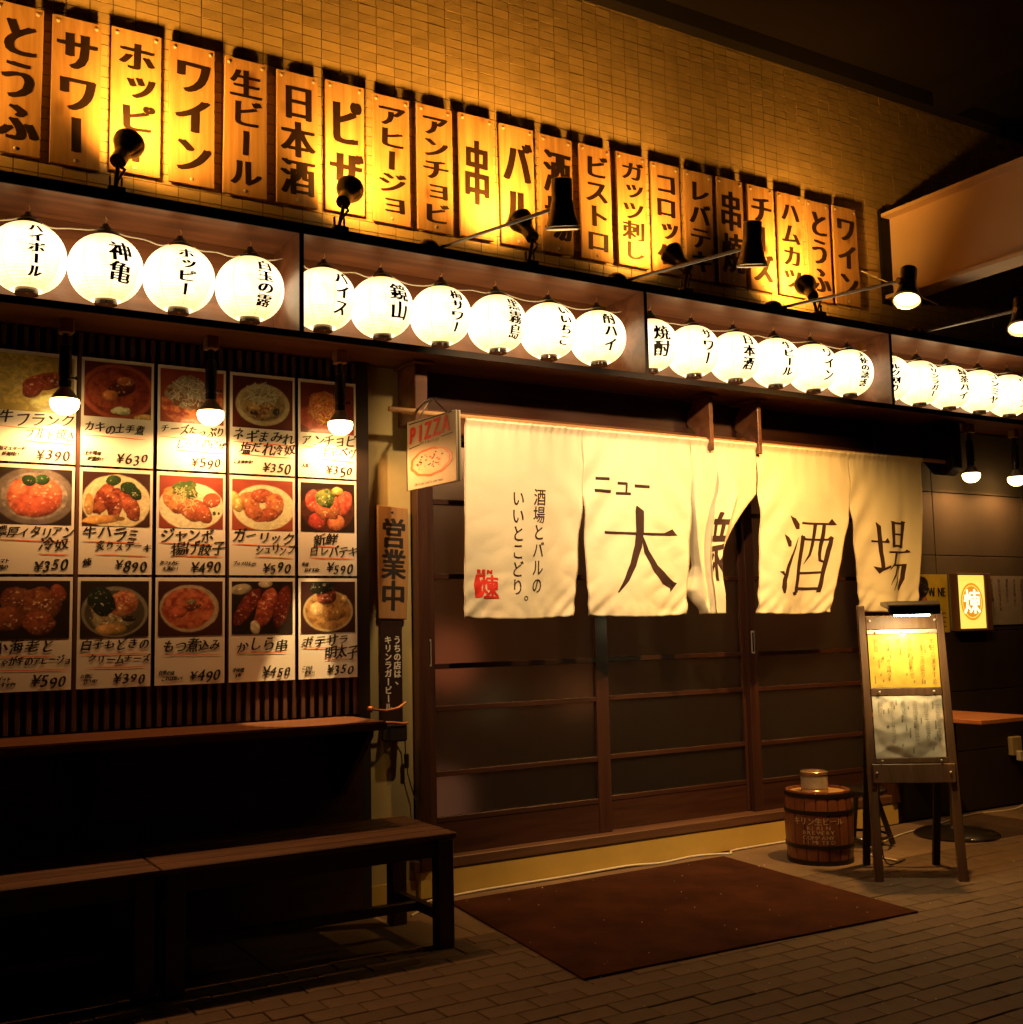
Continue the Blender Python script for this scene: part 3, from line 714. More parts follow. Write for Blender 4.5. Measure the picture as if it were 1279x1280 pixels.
class Pic:
    def __init__(s, nx, ny, bg, seed):
        s.nx, s.ny, s.seed = nx, ny, seed
        s.a = np.array(s2l(bg))[None, None, :]*np.ones((ny, nx, 1)); s.a = s.a*(1+.25*field(nx, ny, seed, 5)[..., None])
        s.Y, s.X = np.mgrid[0:ny, 0:nx]; s.X = s.X/(nx-1); s.Y = s.Y/(ny-1)   # Y = 0 at the bottom
        s.k = 0
    def ell(s, cx, cy, rx, ry, c, rot=0, rag=.12, tex=.3, c2=None, soft=.04):
        s.k += 1; f1 = field(s.nx, s.ny, s.seed*31+s.k, 7); f2 = field(s.nx, s.ny, s.seed*57+s.k, 11, 4)
        ca, sa = math.cos(rot), math.sin(rot); dx = s.X-cx; dy = s.Y-cy
        d = np.hypot((dx*ca+dy*sa)/rx, (-dx*sa+dy*ca)/ry)+rag*f1
        m_ = np.clip((1-d)/soft, 0, 1)[..., None]
        f3 = field(s.nx, s.ny, s.seed*71+s.k, 26, 2)
        col = np.array(s2l(c))[None, None, :]*(1+tex*2*f2[..., None])
        if c2 is not None:
            q = np.clip(f2*2.2+.5, 0, 1)[..., None]; col = col*(1-q)+np.array(s2l(c2))*q*(1+tex*f1[..., None])
        if rx*ry < .12:
            sh = 1+.40*np.clip((-dx*.5+dy)/max(ry, .05), -1, 1)-.45*np.clip(d, 0, 1)**4; col = col*sh[..., None]
            hl = np.clip((f3-.42)*5, 0, 1)*np.clip(1-d, 0, .6); col = col+hl[..., None]*np.array([.9, .8, .6])
        else: hl = 0
        col = col*(1+.22*f3[..., None])
        s.a = s.a*(1-m_)+np.clip(col, 0, 1)*m_; return s
    def strands(s, cx, cy, rx, ry, c, n=40, ln=.22, th=.011):
        r = np.random.default_rng(s.seed+99)
        for _ in range(n):
            a = r.uniform(0, 2*PI); q = r.uniform(0, 1)**.5
            x = cx+rx*q*math.cos(a); y = cy+ry*q*math.sin(a); an = r.uniform(0, PI); l = ln*r.uniform(.4, 1)/2
            dx = s.X-x; dy = s.Y-y; u_ = dx*math.cos(an)+dy*math.sin(an); v_ = -dx*math.sin(an)+dy*math.cos(an)+r.uniform(-2, 2)*(u_**2-l*l*.5)
            m_ = (np.clip((th-abs(v_))/(th*.5), 0, 1)*(abs(u_) < l))[..., None]
            s.a = s.a*(1-m_)+np.array(s2l(c))*r.uniform(.6, 1.15)*m_
        return s
    def mesh(s, name, x0, x1, z0, z1, y):
        nx, ny = s.nx, s.ny
        xs = np.linspace(x0, x1, nx); zs = np.linspace(z0, z1, ny)
        V = [(float(a), y, float(c)) for c in zs for a in xs]
        F = [(j*nx+i, j*nx+i+1, (j+1)*nx+i+1, (j+1)*nx+i) for j in range(ny-1) for i in range(nx-1)]
        return V, F, s.a.reshape(-1, 3)
def put_pic(name, pic, x0, x1, z0, z1, y, mat, parent):
    V, F, C_ = pic.mesh(name, x0, x1, z0, z1, y)
    off = ORG[parent.name]; me = bpy.data.meshes.new(name)
    me.from_pydata([(a-off.x, b_-off.y, c-off.z) for a, b_, c in V], [], F)
    ca = me.color_attributes.new('print', 'FLOAT_COLOR', 'POINT')
    buf = np.ones((len(V), 4), dtype=np.float32); buf[:, :3] = np.clip(C_, 0, 1); ca.data.foreach_set('color', buf.ravel())
    me.materials.append(MT[mat]); o = bpy.data.objects.new(name, me); COL.objects.link(o); o.parent = parent
    ORG[o.name] = off; return o

def food(i):
    P = lambda bg: Pic(112, 84, bg, 100+i)
    if i == 0: return P((205,170,70)).ell(.3,.6,.5,.5,(225,190,80),tex=.35,rag=.3).strands(.3,.75,.4,.3,(240,215,120),60,.2,.008).ell(.62,.55,.34,.15,(150,45,15),.35,.08,.3,(200,85,25)).ell(.45,.42,.2,.13,(165,50,18),1.1,.08,.3).ell(.75,.2,.35,.14,(235,215,120),.2,.1)
    if i == 1: return P((110,30,8)).ell(.5,.48,.56,.52,(190,75,20),rag=.02,tex=.1).ell(.5,.48,.49,.45,(150,40,10),rag=.03).ell(.45,.5,.4,.36,(205,80,20),rag=.12,tex=.45,c2=(150,38,8)).ell(.55,.55,.2,.16,(110,30,10),.5,.3).ell(.38,.4,.12,.1,(225,125,40)).ell(.62,.68,.14,.09,(220,110,30)).ell(.55,.12,.15,.08,(225,220,170),rag=.4).ell(.93,.02,.2,.08,(230,180,90))
    if i == 2: return P((165,55,20)).ell(.5,.35,.52,.4,(200,60,15),c2=(235,130,40),tex=.4).ell(.5,.55,.42,.34,(190,175,150),rag=.35,c2=(140,80,40),tex=.4).strands(.5,.6,.36,.28,(228,222,205),90,.15,.009)
    if i == 3: return P((95,22,12)).ell(.5,.47,.46,.42,(200,180,130),rag=.01,tex=.1).ell(.5,.47,.38,.34,(165,140,95),rag=.02).ell(.5,.36,.28,.2,(220,185,110),rag=.25,c2=(150,90,30),tex=.4).ell(.72,.35,.06,.07,(40,50,25)).ell(.35,.3,.07,.05,(70,40,15)).strands(.48,.68,.25,.2,(215,215,185),80,.22,.01)
    if i == 4: return P((115,25,12)).ell(.5,.2,.7,.25,(170,55,20),-.3,.05).ell(.45,.5,.33,.35,(220,125,30),rag=.25,c2=(190,70,15),tex=.4).strands(.45,.5,.3,.32,(240,165,60),70,.15,.009)
    if i == 5: return P((45,28,24)).ell(.5,.5,.55,.53,(120,105,100),rag=.01,tex=.2).ell(.5,.5,.45,.43,(150,135,128),rag=.02,tex=.5).ell(.35,.48,.22,.34,(225,85,30),rag=.08,tex=.2,c2=(240,120,60)).ell(.65,.5,.23,.32,(228,88,32),rag=.08,tex=.2,c2=(240,120,60)).ell(.5,.32,.3,.2,(220,80,30),rag=.05).ell(.42,.78,.1,.1,(30,75,25),.6).ell(.6,.8,.1,.1,(35,85,28),-.6)
    if i == 6: return P((70,30,22)).ell(.5,.45,.52,.52,(232,215,165),rag=.03,tex=.1).ell(.3,.5,.13,.33,(165,50,15),-.3,.2,.4,(215,100,30)).ell(.48,.42,.12,.32,(150,40,15),-.1,.2,.4,(205,90,30)).ell(.7,.4,.12,.33,(170,55,18),.3,.2,.4,(215,95,30)).ell(.3,.12,.3,.08,(235,160,60),.1,.2).ell(.1,.4,.07,.2,(235,165,70)).ell(.45,.85,.12,.1,(55,90,30),.3).ell(.68,.72,.14,.12,(35,70,22),-.5).ell(.78,.62,.09,.13,(30,62,20),.4)
    if i == 7: return P((150,50,25)).ell(.5,.42,.52,.46,(235,225,185),rag=.01,tex=.06).ell(.25,.52,.18,.28,(205,90,30),.4,.12,.4,(235,150,60)).ell(.48,.35,.16,.26,(220,115,45),.7,.1,.3,(190,75,25)).ell(.66,.32,.14,.26,(200,85,25),.5,.1,.3).ell(.82,.55,.14,.15,(195,80,25),-.6,.1,.3).ell(.4,.74,.22,.18,(120,140,50),rag=.4,c2=(60,95,30)).strands(.4,.55,.2,.2,(215,195,120),40,.18,.009).ell(.86,.3,.03,.04,(60,80,30)).ell(.93,.3,.02,.03,(60,80,30))
    if i == 8: return P((165,60,25)).ell(.52,.45,.52,.46,(238,228,180),rag=.01,tex=.05).ell(.28,.55,.2,.2,(215,95,30),.5,.15,.3,(240,140,60)).ell(.5,.68,.2,.15,(225,105,35),0,.15,.3,(190,70,20)).ell(.7,.5,.16,.24,(215,90,28),0,.15,.3,(240,145,60)).ell(.55,.3,.25,.14,(205,85,25),.2,.15,.3).ell(.35,.35,.15,.14,(225,110,40)).ell(.06,.55,.1,.22,(240,190,70),.3,.05)
    if i == 9: return P((40,18,12)).ell(.5,.45,.5,.46,(85,35,20),rag=.03).ell(.24,.62,.16,.24,(215,50,25),.2,.1,.3,(240,90,50)).ell(.8,.6,.15,.26,(225,60,30),-.2,.1,.3,(240,95,50)).ell(.3,.22,.16,.17,(205,45,25),0,.1,.3).ell(.65,.2,.17,.16,(225,80,35),.3,.1,.3,(240,140,70)).ell(.5,.5,.26,.24,(220,130,60),rag=.3,c2=(200,70,35)).ell(.45,.7,.17,.19,(70,110,35),rag=.3,c2=(150,160,60)).ell(.68,.84,.1,.08,(230,190,70),rag=.4)
    if i == 10: return P((38,18,12)).ell(.3,.66,.22,.24,(165,85,30),.3,.15,.4,(120,45,15)).ell(.62,.6,.27,.3,(175,95,35),0,.15,.4,(125,50,15)).ell(.85,.8,.1,.16,(160,65,25),.4).ell(.2,.35,.26,.2,(150,70,25),0,.15,.4).ell(.6,.28,.22,.22,(190,90,30),.3,.15,.4,(130,50,15))
    if i == 11: return P((48,26,18)).ell(.5,.45,.5,.46,(140,130,115),rag=.005,tex=.05).ell(.5,.43,.45,.41,(80,70,58),rag=.01,tex=.1).ell(.45,.35,.32,.28,(200,180,140),rag=.35,c2=(120,90,50),tex=.4).ell(.62,.6,.22,.25,(190,80,35),-.5,.1,.3,(225,150,90)).ell(.3,.65,.2,.28,(30,45,28),.4,.2).ell(.45,.15,.25,.1,(215,160,80),rag=.2).ell(.7,.32,.1,.06,(40,30,20),rag=.3)
    if i == 12: return P((70,22,15)).ell(.48,.5,.47,.44,(190,165,135),rag=.03,tex=.1).ell(.46,.5,.41,.385,(185,60,25),rag=.05,tex=.4,c2=(215,105,50)).ell(.48,.5,.2,.05,(110,35,12),.3,.3).ell(.3,.42,.15,.1,(205,85,35),.2,.2).ell(.52,.62,.08,.06,(150,130,90),rag=.4)
    if i == 13: return P((38,20,14)).ell(.15,.85,.18,.1,(190,175,150),.2,.1).ell(.55,.95,.12,.07,(200,185,160)).ell(.24,.52,.13,.42,(165,42,18),-.5,.12,.4,(120,25,10)).ell(.55,.5,.15,.42,(175,48,20),-.3,.12,.4,(215,85,40)).ell(.82,.52,.13,.42,(160,40,18),-.2,.12,.4,(120,25,10)).ell(.38,.12,.08,.14,(225,205,175),.2,.1)
    return P((60,20,14)).ell(.5,.42,.47,.41,(190,160,110),rag=.005,tex=.05).ell(.5,.42,.43,.37,(150,100,35),rag=.02,tex=.3,c2=(185,130,55)).ell(.28,.45,.13,.14,(225,175,110),rag=.2,tex=.3).ell(.62,.38,.2,.16,(200,140,45),rag=.3,c2=(150,85,25)).ell(.48,.72,.2,.18,(130,35,18),rag=.2,c2=(190,90,60)).ell(.38,.88,.25,.12,(28,30,18),rag=.3).ell(.8,.66,.06,.08,(220,170,80))
CARDS = [  # title lines with their indents, small note, price, description
 [('牛フランク', .0), ('フルト焼き', .32), '粒マスタード|が美味!!', '390', 'curved brown sausage'],
 [('カキの土手煮', .0), None, '土手味噌|が濃厚!!', '630', 'red brown oyster stew'],
 [('チーズたっぷり', .0), ('しらすのピザ', .22), '', '590', 'pizza strewn with white whitebait'],
 [('ネギまみれ', .0), ('塩だれ冷奴', .1), 'ごま油香る!', '350', 'shredded leek on a ribbed plate'],
 [('アンチョビ', .0), ('キャベツ', .33), '人気', '350', 'orange shreds on dark red'],
 [('濃厚イタリアン', .0), ('冷奴', .52), 'トマト|味の', '350', 'orange heart shape on a grey plate'],
 [('牛ハラミ', .0), ('炙りステーキ', .18), '煉', '890', 'meat strips with dark green leaves'],
 [('ジャンボ', .0), ('揚げ餃子', .16), 'おつまみに|大満足!!', '490', 'fried dumplings on a white plate'],
 [('ガーリック', .0), ('シュリンプ', .34), 'プリプリえび!', '590', 'orange shrimps on a white plate'],
 [('新鮮', .2), ('白レバテキ', .14), '串焼|おすすめ!', '590', 'red slices round a green heap'],
 [('小海老と', .0), ('じゃが芋のアヒージョ', .0), 'バゲット|おすすめ!', '590', 'brown fried lumps, lowest at the left edge'],
 [('白子もどきの', .0), ('クリームチーズ', .1), 'お酒に|合う味!', '390', 'grey bowl of pale cheese and greens'],
 [('もつ煮込み', .06), None, '自慢の味|これは旨い!', '490', 'red stew in a ribbed bowl'],
 [('かしら串', .06), None, '辛味噌|3本', '450', 'three dark red skewers'],
 [('ポテサラ', .0), ('明太子', .38), 'これは|美味!!', '350', 'yellow potato salad in a bowl']]
ROWN = ['top', 'middle', 'bottom']
CX_ = [(.548, .864), (.882, 1.186), (1.202, 1.508), (1.526, 1.836), (1.852, 2.146)]
CZ_ = [(2.020, 2.488), (1.556, 2.010), (1.078, 1.544)]
def hand_price(fl, txt, x, z, s): htext(fl, '¥'+txt, x, z, s, .95, .10, .18, .60)
for rI in range(3):
    for cI in range(5):
        i = rI*5+cI; (x0, x1), (z0, z1) = CX_[cI], CZ_[rI]
        L1, L2, note, price, desc = CARDS[i]; W_ = x1-x0; H_ = z1-z0; y = -.068
        t = thing('menu_card', f'menu card priced ¥{price}, {desc}, {ROWN[rI]} row', 'menu card', ((x0+x1)/2, y, z0), group='laminated food cards on the lattice wall')
        cardmb = MB().box(x0+.001, x1-.001, y, y+.004, z0, z1)
        obj('card_sheet', cardmb, 'card', t)
        pz = z0+H_*.455
        fd = food(i); lum = fd.a.mean(axis=2, keepdims=True); fd.a = (fd.a*.80+lum*.20)*np.array([.90, .96, .92])
        put_pic('food_photo', fd, x0+.012, x1-.012, pz, z1-.016, y-.0012, 'print', t)
        fl = [[], []]; un = []
        sz = .060; zl = z0+H_*.375
        for q, Ln in enumerate((L1, L2)):
            if not Ln: continue
            tx, ind = Ln; avail = W_*(.94-ind) if q == 0 else W_*(.95-ind)
            sc = min(1.0, avail/hwidth(tx, sz)); 
            if L2 is None: sc = min(1.15, W_*.84/hwidth(tx, sz))
            xs = x0+.012+ind*W_; zz = zl-q*H_*.122-(.015 if L2 is None else 0)
            xe = htext(fl, tx, xs, zz+.004, sz*min(1, sc*1.12), min(sc, 1)/min(1, sc*1.12), .13, .16)
            un.append((xs, min(xe, x1-.01), zz-sz*.52))
        psz = .060; pw_ = hwidth('¥'+price, psz, .95, .60)
        hand_price(fl, price, x1-.02-pw_, z0+H_*.085, psz)
        for q, nt_ in enumerate(note.split('|')):
            if nt_: htext(fl, nt_, x0+.016+.012*q, z0+H_*.115-.024*q, .019 if nt_ != '煉' else .036, .9, .1, .15)
        sm = ((-.0016, -.0006), (0, 0), (.0016, .0008))
        obj('lettering', flat_to(MB(), fl, lambda x, z, k: (x, y-.0014-.0002*k, z), sm), 'ink_black' if i != 6 else 'ink_black', t)
        ul = [[], []]
        for (a, c, z) in un:
            n = 6; pts = [(a+(c-a)*k/n, z+random.uniform(-.0015, .0015)-.003*(k/n)) for k in range(n+1)]
            brush(ul, pts, [.0015]+[.0042]*(n-1)+[.0015])
        obj('underline', flat_to(MB(), ul, lambda x, z, k: (x, y-.0011, z)), 'orange', t)

# ---------------------------------------------------------------- the white split curtain (noren)
SE = [2.668, 3.382, 4.125, 4.622, 5.395, 6.066]            # seams at the top
BOT = [(2.660, 3.303), (3.400, 4.052), (4.205, 4.345), (4.555, 5.152), (5.455, 5.935)]
SV = [.325, .325, .30, .33]                                # where each slit begins
ZT, ZB = 2.338, 1.347
def edge(top, bot, v, vs, pw=1.15):
    if v <= vs: return top
    q = (v-vs)/(1-vs); return top+(bot-top)*(q**pw)
def cloth(k, u, v):
    vl = SV[k-1] if k > 0 else 0; vr = SV[k] if k < 4 else 0
    xl = edge(SE[k], BOT[k][0], v, vl, 1.0 if k != 3 else 1.6); xr = edge(SE[k+1], BOT[k][1], v, vr, 1.0)
    if k == 2 and v > vr:
        p_ = min(1, (v-vr)/(1-vr)/.62); xr = SE[3]+(BOT[2][1]-SE[3])*(1-(1-p_)**1.6)
    q = max(0, (v-.12)/.88)
    if k == 4: xr = SE[5]+(BOT[4][1]-SE[5])*(v**1.5)+.012*math.sin(v*5)
    y = -.205; a = 1
    x = xl+(xr-xl)*u
    z = ZT-(ZT-ZB)*v
    if k == 2:
        f = min(1, max(0, (v-.05)/.45)); f = f*f*(3-2*f)
        w_ = xr-xl
        KX = [(0, -.62), (.12, .04), (.36, .45), (.42, .30), (.62, .66), (.70, .52), (1, 1)]
        KY = [(0, .075), (.12, .0), (.36, .005), (.42, -.030), (.62, -.040), (.70, .010), (1, .030)]
        def pw(K, uu):
            for (a0, b0), (a1, b1) in zip(K[:-1], K[1:]):
                if uu <= a1:
                    q_ = (uu-a0)/(a1-a0); q_ = q_*q_*(3-2*q_)*.6+q_*.4; return b0+(b1-b0)*q_
            return K[-1][1]
        def fx(uu):
            e_ = pw(KX, uu)
            if e_ < 0: e_ *= max(0, 1-abs(v-.86)/.13)
            return xl+w_*e_
        yf = pw(KY, u)
        x = x*(1-f)+fx(u)*f; y += yf*f*1.1
        y += .006*math.sin(u*23+v*4)*f
    else:
        amp = .026*q*[1.0, 1.0, 1, 1.0, 1.2][k]
        y += amp*math.sin(u*2*PI*1.15+[.4, 1.2, 0, 2.2, .8][k]+v*.8)-.012*q
        # drag folds running from the slit tops outwards and little gathers below the pole
        for (uc, vc, s_) in ((0, vl, 1), (1, vr, -1)):
            if (k == 0 and s_ == 1) or (k == 4 and s_ == -1): continue
            dv = v-vc; du = abs(u-uc)
            y += .009*math.exp(-(du/.30)**2-(dv/.35)**2)*math.cos((dv+du*.9)*24)*math.exp(-max(0, -dv)*2)
        if k == 4: y += -.05*max(0, u-.72)/.28*q+.03*math.exp(-((u-.74)/.07)**2)*q
        if k == 3: y += -.03*q*math.exp(-((u-.12)/.2)**2)
        z += .012*q*math.sin(u*PI)*(-1 if k in (0, 1, 3) else -.5)
    g = math.exp(-(v/.06)**2)
    y += g*.004*math.sin((x)*150)+.0025*math.sin(x*61+1)*math.exp(-(v/.2)**2)
    y += .012*mnoise.noise(Vector((x*3.2, v*4, k)))*(.3+q)+.007*q*(1-abs(mnoise.noise(Vector((x*6+v*3, v*7-x*2, k+5))))*2.2)
    e = min(1, (1-v)/.06); cw_ = math.exp(-(min(u, 1-u)/.22)**2); bz = math.exp(-((1-v)/.13)**2)
    y += (1-e)*.002*math.sin(x*95+k)+(.007*cw_*bz)*math.sin((u*1.4+v*2.2)*28+k)
    y -= .018*math.exp(-((v-.01)/.018)**2)
    return Vector((x, y, z))
nr = thing('split_curtain', 'white cotton split curtain of five panels with dark brown characters hung over the doors', 'curtain', (4.37, -.2, 1.347))
obj('pole', MB().lathe([(.013, 0), (.013, 4.08)], 14, (2.33, -.195, 2.348), (1, 0, -.004)), 'pole', nr, smooth=True)
pan = []
for k in range(5):
    nu, nv = 64, 88; V = []; F = []
    for j in range(nv+1):
        for i in range(nu+1): V.append(tuple(cloth(k, i/nu, j/nv)))
    for j in range(nv):
        for i in range(nu): F.append((j*(nu+1)+i, j*(nu+1)+i+1, (j+1)*(nu+1)+i+1, (j+1)*(nu+1)+i))
    o = obj('curtain_panel', MB().add(V, F), 'cloth', nr, smooth=True); pan.append(o)
    sd = o.modifiers.new('thickness', 'SOLIDIFY'); sd.thickness = .0015; sd.offset = 0
hm = MB()
for k in range(5):
    for a in (0.006, .994):
        pts = [cloth(k, a, v/60)+Vector((0, -.0018, 0)) for v in range(22 if 0 < k or a > .5 else 0, 61)]
        if len(pts) > 2 and not (k == 2): hm.tube(pts, .0012, 5)
o = obj('hem_stitching', hm, 'pole', nr); o['kind'] = 'stuff'
def on_cloth(k, fl, u0, u1, v0, v1, mat, smear=((0, 0),), step=.02, name='lettering', lift=.0022):
    """lettering drawn in a unit box is printed on panel k between u0..u1 and v0..v1"""
    fl = cut(fl, step); mb = MB()
    def f(x, z, kk):
        u = u0+(u1-u0)*x; v = v0+(v1-v0)*(1-z); e = .004
        p = cloth(k, u, v); n = (cloth(k, u+e, v)-p).cross(cloth(k, u, v+e)-p)
        if n.length == 0: n = Vector((0, -1, 0))
        n.normalize()
        if k != 2 and n.y > 0: n = -n
        if k == 2: n = -n
        return tuple(p+n*(lift+.0003*kk))
    flat_to(mb, fl, f, smear); return obj(name, mb, mat, pan[k])
def norm(fl, box):
    x0, x1, z0, z1 = box; return [[((x-x0)/(x1-x0), (z-z0)/(z1-z0)) for x, z in fl[0]], fl[1]]
INKC = noisy('curtain_dye', (0.030, 0.011, 0.008), (0.055, 0.020, 0.013), 10, 0.8, 0.05); MT['dye'] = INKC
# 大
fl = [[], []]; C2 = (95, 345, -742, -458)
def fy(P): return [(x, -y) for x, y in P]
brush(fl, fy([(95, 549), (315, 549)]), [9, 9]); poly(fl, fy([(290, 545), (318, 531), (338, 553), (318, 553)]))
brush(fl, fy([(196, 458), (205, 475), (206, 540), (200, 590), (180, 650), (155, 700), (128, 742)]), [4, 28, 26, 25, 22, 16, 4])
brush(fl, fy([(212, 552), (228, 605), (258, 655), (300, 700), (336, 724)]), [6, 18, 24, 30, 24]); poly(fl, fy([(318, 704), (346, 712), (322, 742)]))
DAI = norm(fl, C2)
def ub(k, x, v):   # u on panel k for a world x at height v
    a = cloth(k, 0, v).x; c = cloth(k, 1, v).x; return (x-a)/(c-a)
def vv(z): return (ZT-z)/(ZT-ZB)
on_cloth(1, DAI, ub(1, 3.506, .6), ub(1, 4.018, .6), vv(1.940), vv(1.475), 'dye')
# ニュー
fl = [[], []]; htext(fl, 'ニュー', 0, .5, 1, 1)
on_cloth(1, norm(fl, (0, 3, .05, .95)), ub(1, 3.44, .28), ub(1, 3.83, .28), vv(2.105), vv(1.985), 'dye', ((0, 0), (.006, .02), (.0, .04)), .08)
# 酒
fl = [[], []]
poly(fl, fy([(462, 474), (500, 488), (526, 520), (526, 548), (508, 552), (488, 520)]))
poly(fl, fy([(437, 583), (465, 598), (482, 625), (480, 652), (462, 656), (450, 620)]))
brush(fl, fy([(524, 598), (500, 690), (470, 775), (460, 815), (448, 850), (446, 890), (450, 922)]), [3, 14, 26, 30, 34, 36, 14]); poly(fl, fy([(410, 800), (440, 796), (450, 830), (428, 812)]))
brush(fl, fy([(540, 513), (742, 513)]), [13, 13]); poly(fl, fy([(700, 512), (720, 480), (752, 518), (720, 520)]))
brush(fl, fy([(552, 588), (552, 915)]), [26, 28]); brush(fl, fy([(726, 590), (722, 700), (712, 918)]), [24, 26, 26])
poly(fl, fy([(538, 590), (545, 582), (570, 598), (565, 612)])); poly(fl, fy([(705, 600), (722, 584), (742, 600), (735, 612)]))
brush(fl, fy([(560, 607), (718, 607)]), [12, 12]); brush(fl, fy([(562, 803), (712, 800)]), [14, 14]); brush(fl, fy([(552, 893), (712, 895)]), [17, 17])
brush(fl, fy([(625, 517), (622, 640), (612, 700), (585, 752)]), [22, 22, 16, 3]); brush(fl, fy([(676, 517), (676, 690), (684, 728), (716, 742)]), [22, 22, 18, 10])
poly(fl, fy([(522, 916), (560, 900), (556, 928), (534, 932)]))
SAKE = norm(fl, (410, 750, -932, -474))
on_cloth(3, SAKE, ub(3, 4.752, .6), ub(3, 5.222, .6), vv(1.925), vv(1.458), 'dye')
# 場
fl = [[], []]
brush(fl, fy([(965, 632), (1050, 637)]), [11, 11]); poly(fl, fy([(1030, 630), (1043, 612), (1056, 640)]))
brush(fl, fy([(990, 522), (1003, 545), (1008, 640), (1012, 800)]), [3, 22, 20, 20]); poly(fl, fy([(965, 780), (1015, 790), (1055, 772), (1056, 786), (1012, 806), (992, 824)]))
brush(fl, fy([(1080, 512), (1082, 665)]), [20, 20]); brush(fl, fy([(1146, 512), (1140, 668)]), [20, 20])
for yy, w_ in ((522, 12), (588, 11), (656, 12)): brush(fl, fy([(1078, yy), (1146, yy)]), [w_, w_])
poly(fl, fy([(1064, 510), (1092, 512), (1080, 528)])); poly(fl, fy([(1128, 516), (1140, 504), (1160, 512), (1150, 528)]))
brush(fl, fy([(1053, 695), (1160, 692), (1185, 690)]), [11, 11, 11]); poly(fl, fy([(1160, 690), (1172, 676), (1190, 696)]))
brush(fl, fy([(1100, 700), (1085, 760), (1048, 800)]), [16, 14, 3]); brush(fl, fy([(1078, 772), (1165, 768)]), [11, 11])
brush(fl, fy([(1166, 762), (1162, 850), (1140, 915), (1124, 905)]), [20, 20, 18, 4]); brush(fl, fy([(1108, 775), (1090, 830), (1048, 888)]), [15, 13, 3]); brush(fl, fy([(1138, 775), (1115, 860), (1068, 920)]), [15, 13, 3])
JO = norm(fl, (965, 1190, -925, -504))
on_cloth(4, JO, ub(4, 5.560, .6), ub(4, 5.925, .6), vv(1.925), vv(1.475), 'dye')
# 衆, half swallowed by the fold of the third panel
fl = [[], []]; htext(fl, '衆', 0, .5, 1, 1)
fl = cut(norm(fl, (0, 1, .02, 1.0)), .03); fl = [fl[0], [f for f in fl[1] if all(.30 < fl[0][i_][0] < .78 for i_ in f)]]
on_cloth(2, fl, .43-.20*.30/.48, .43+.20*.70/.48, vv(1.935), vv(1.52), 'dye', ((-.01, 0), (0, 0.006), (.01, 0.012), (.02, 0)), .03)
# two columns of small text and the red seal
fl = [[], []]; vtext(fl, '酒場とバルの', 0, 1, 0, .075, .0)
b1 = [[(x/.1+.5, z) for x, z in fl[0]], fl[1]]
on_cloth(0, b1, ub(0, 3.030, .6), ub(0, 3.128, .6), vv(2.005), vv(1.470), 'dye', ((0, 0), (.02, .002)), .08)
fl = [[], []]; vtext(fl, 'いいとこどり', 0, 1, 0, .075, .0); 
b1 = [[(x/.1+.5, z) for x, z in fl[0]], fl[1]]
on_cloth(0, b1, ub(0, 2.910, .6), ub(0, 3.005, .6), vv(1.995), vv(1.462), 'dye', ((0, 0), (.02, .002)), .08)
fl = [[], []]; o0 = 20
for q in range(o0): a = 2*PI*q/o0; fl[0].append((.5+.5*math.cos(a), .5+.5*math.sin(a))); fl[0].append((.5+.3*math.cos(a), .5+.3*math.sin(a)))
for q in range(o0): p = (q+1) % o0; fl[1].append((2*q, 2*p, 2*p+1, 2*q+1))
on_cloth(0, fl, ub(0, 2.976, .9), ub(0, 3.000, .9), vv(1.462), vv(1.438), 'dye', step=.3)
fl = [[], []]; poly(fl, [(0, .80), (0, .02), (.12, 0), (.13, .40), (.34, .42), (.30, .2), (.14, 0), (1, 0), (1, .78), (.62, .8), (.60, .74), (.52, .74), (.5, .82), (.2, .76)])
seal = [[], []]
brush(seal, [(.04, .80), (.05, .45), (.12, .02)], [.1, .3, .24]); brush(seal, [(.0, .77), (.4, .78)], [.08, .08]); brush(seal, [(.35, .03), (1, .03)], [.07, .06])
htext(seal, 'REN', .02, .93, .20, 1.5, 0, 0, .78); htext(seal, '煉', .16, .42, .84, 1.0)
on_cloth(0, seal, ub(0, 2.728, .85), ub(0, 2.842, .85), vv(1.588), vv(1.448), 'red', ((-.02, 0), (0, .02), (.02, .0), (.035, .01)), .12)

# brackets holding the pole
for (bx, nm) in ((4.262, 'just left of the folded third curtain panel'), (4.632, 'at the left edge of the curtain panel lettered 酒')):
    t = thing('pole_bracket', 'dark red wooden bracket '+nm, 'bracket', (bx, -.15, 2.6), group='wooden brackets holding the curtain pole')
    obj('bracket_plate', MB().prism([(-.205, 2.588), (-.10, 2.588), (-.03, 2.50), (-.03, 2.45), (-.14, 2.36), (-.20, 2.275), (-.235, 2.275), (-.235, 2.588)], 'X', bx-.014, bx+.014), 'canopy', t, bevel=.004)
    obj('mounting_plate', MB().box(bx-.045, bx+.045, -.25, -.02, 2.5885, 2.5975), 'canopy', t)
t = thing('pole_bracket', 'black thick bracket at the right end of the curtain pole', 'bracket', (6.38, -.15, 2.6), group='wooden brackets holding the curtain pole')
obj('bracket_plate', MB().prism([(-.26, 2.59), (-.02, 2.59), (-.02, 2.36), (-.10, 2.26), (-.20, 2.24), (-.26, 2.29)], 'X', 6.32, 6.42), 'blackwood', t, bevel=.006)
obj('mounting_plate', MB().box(6.27, 6.47, -.27, -.01, 2.5905, 2.5975), 'blackwood', t)
t = thing('pole_bracket', 'brown wooden bracket above the hanging pizza sign', 'bracket', (2.42, -.1, 2.6), group='wooden brackets holding the curtain pole')
obj('bracket_plate', MB().box(2.40, 2.47, -.20, -.002, 2.30, 2.588), 'canopy', t, bevel=.004)
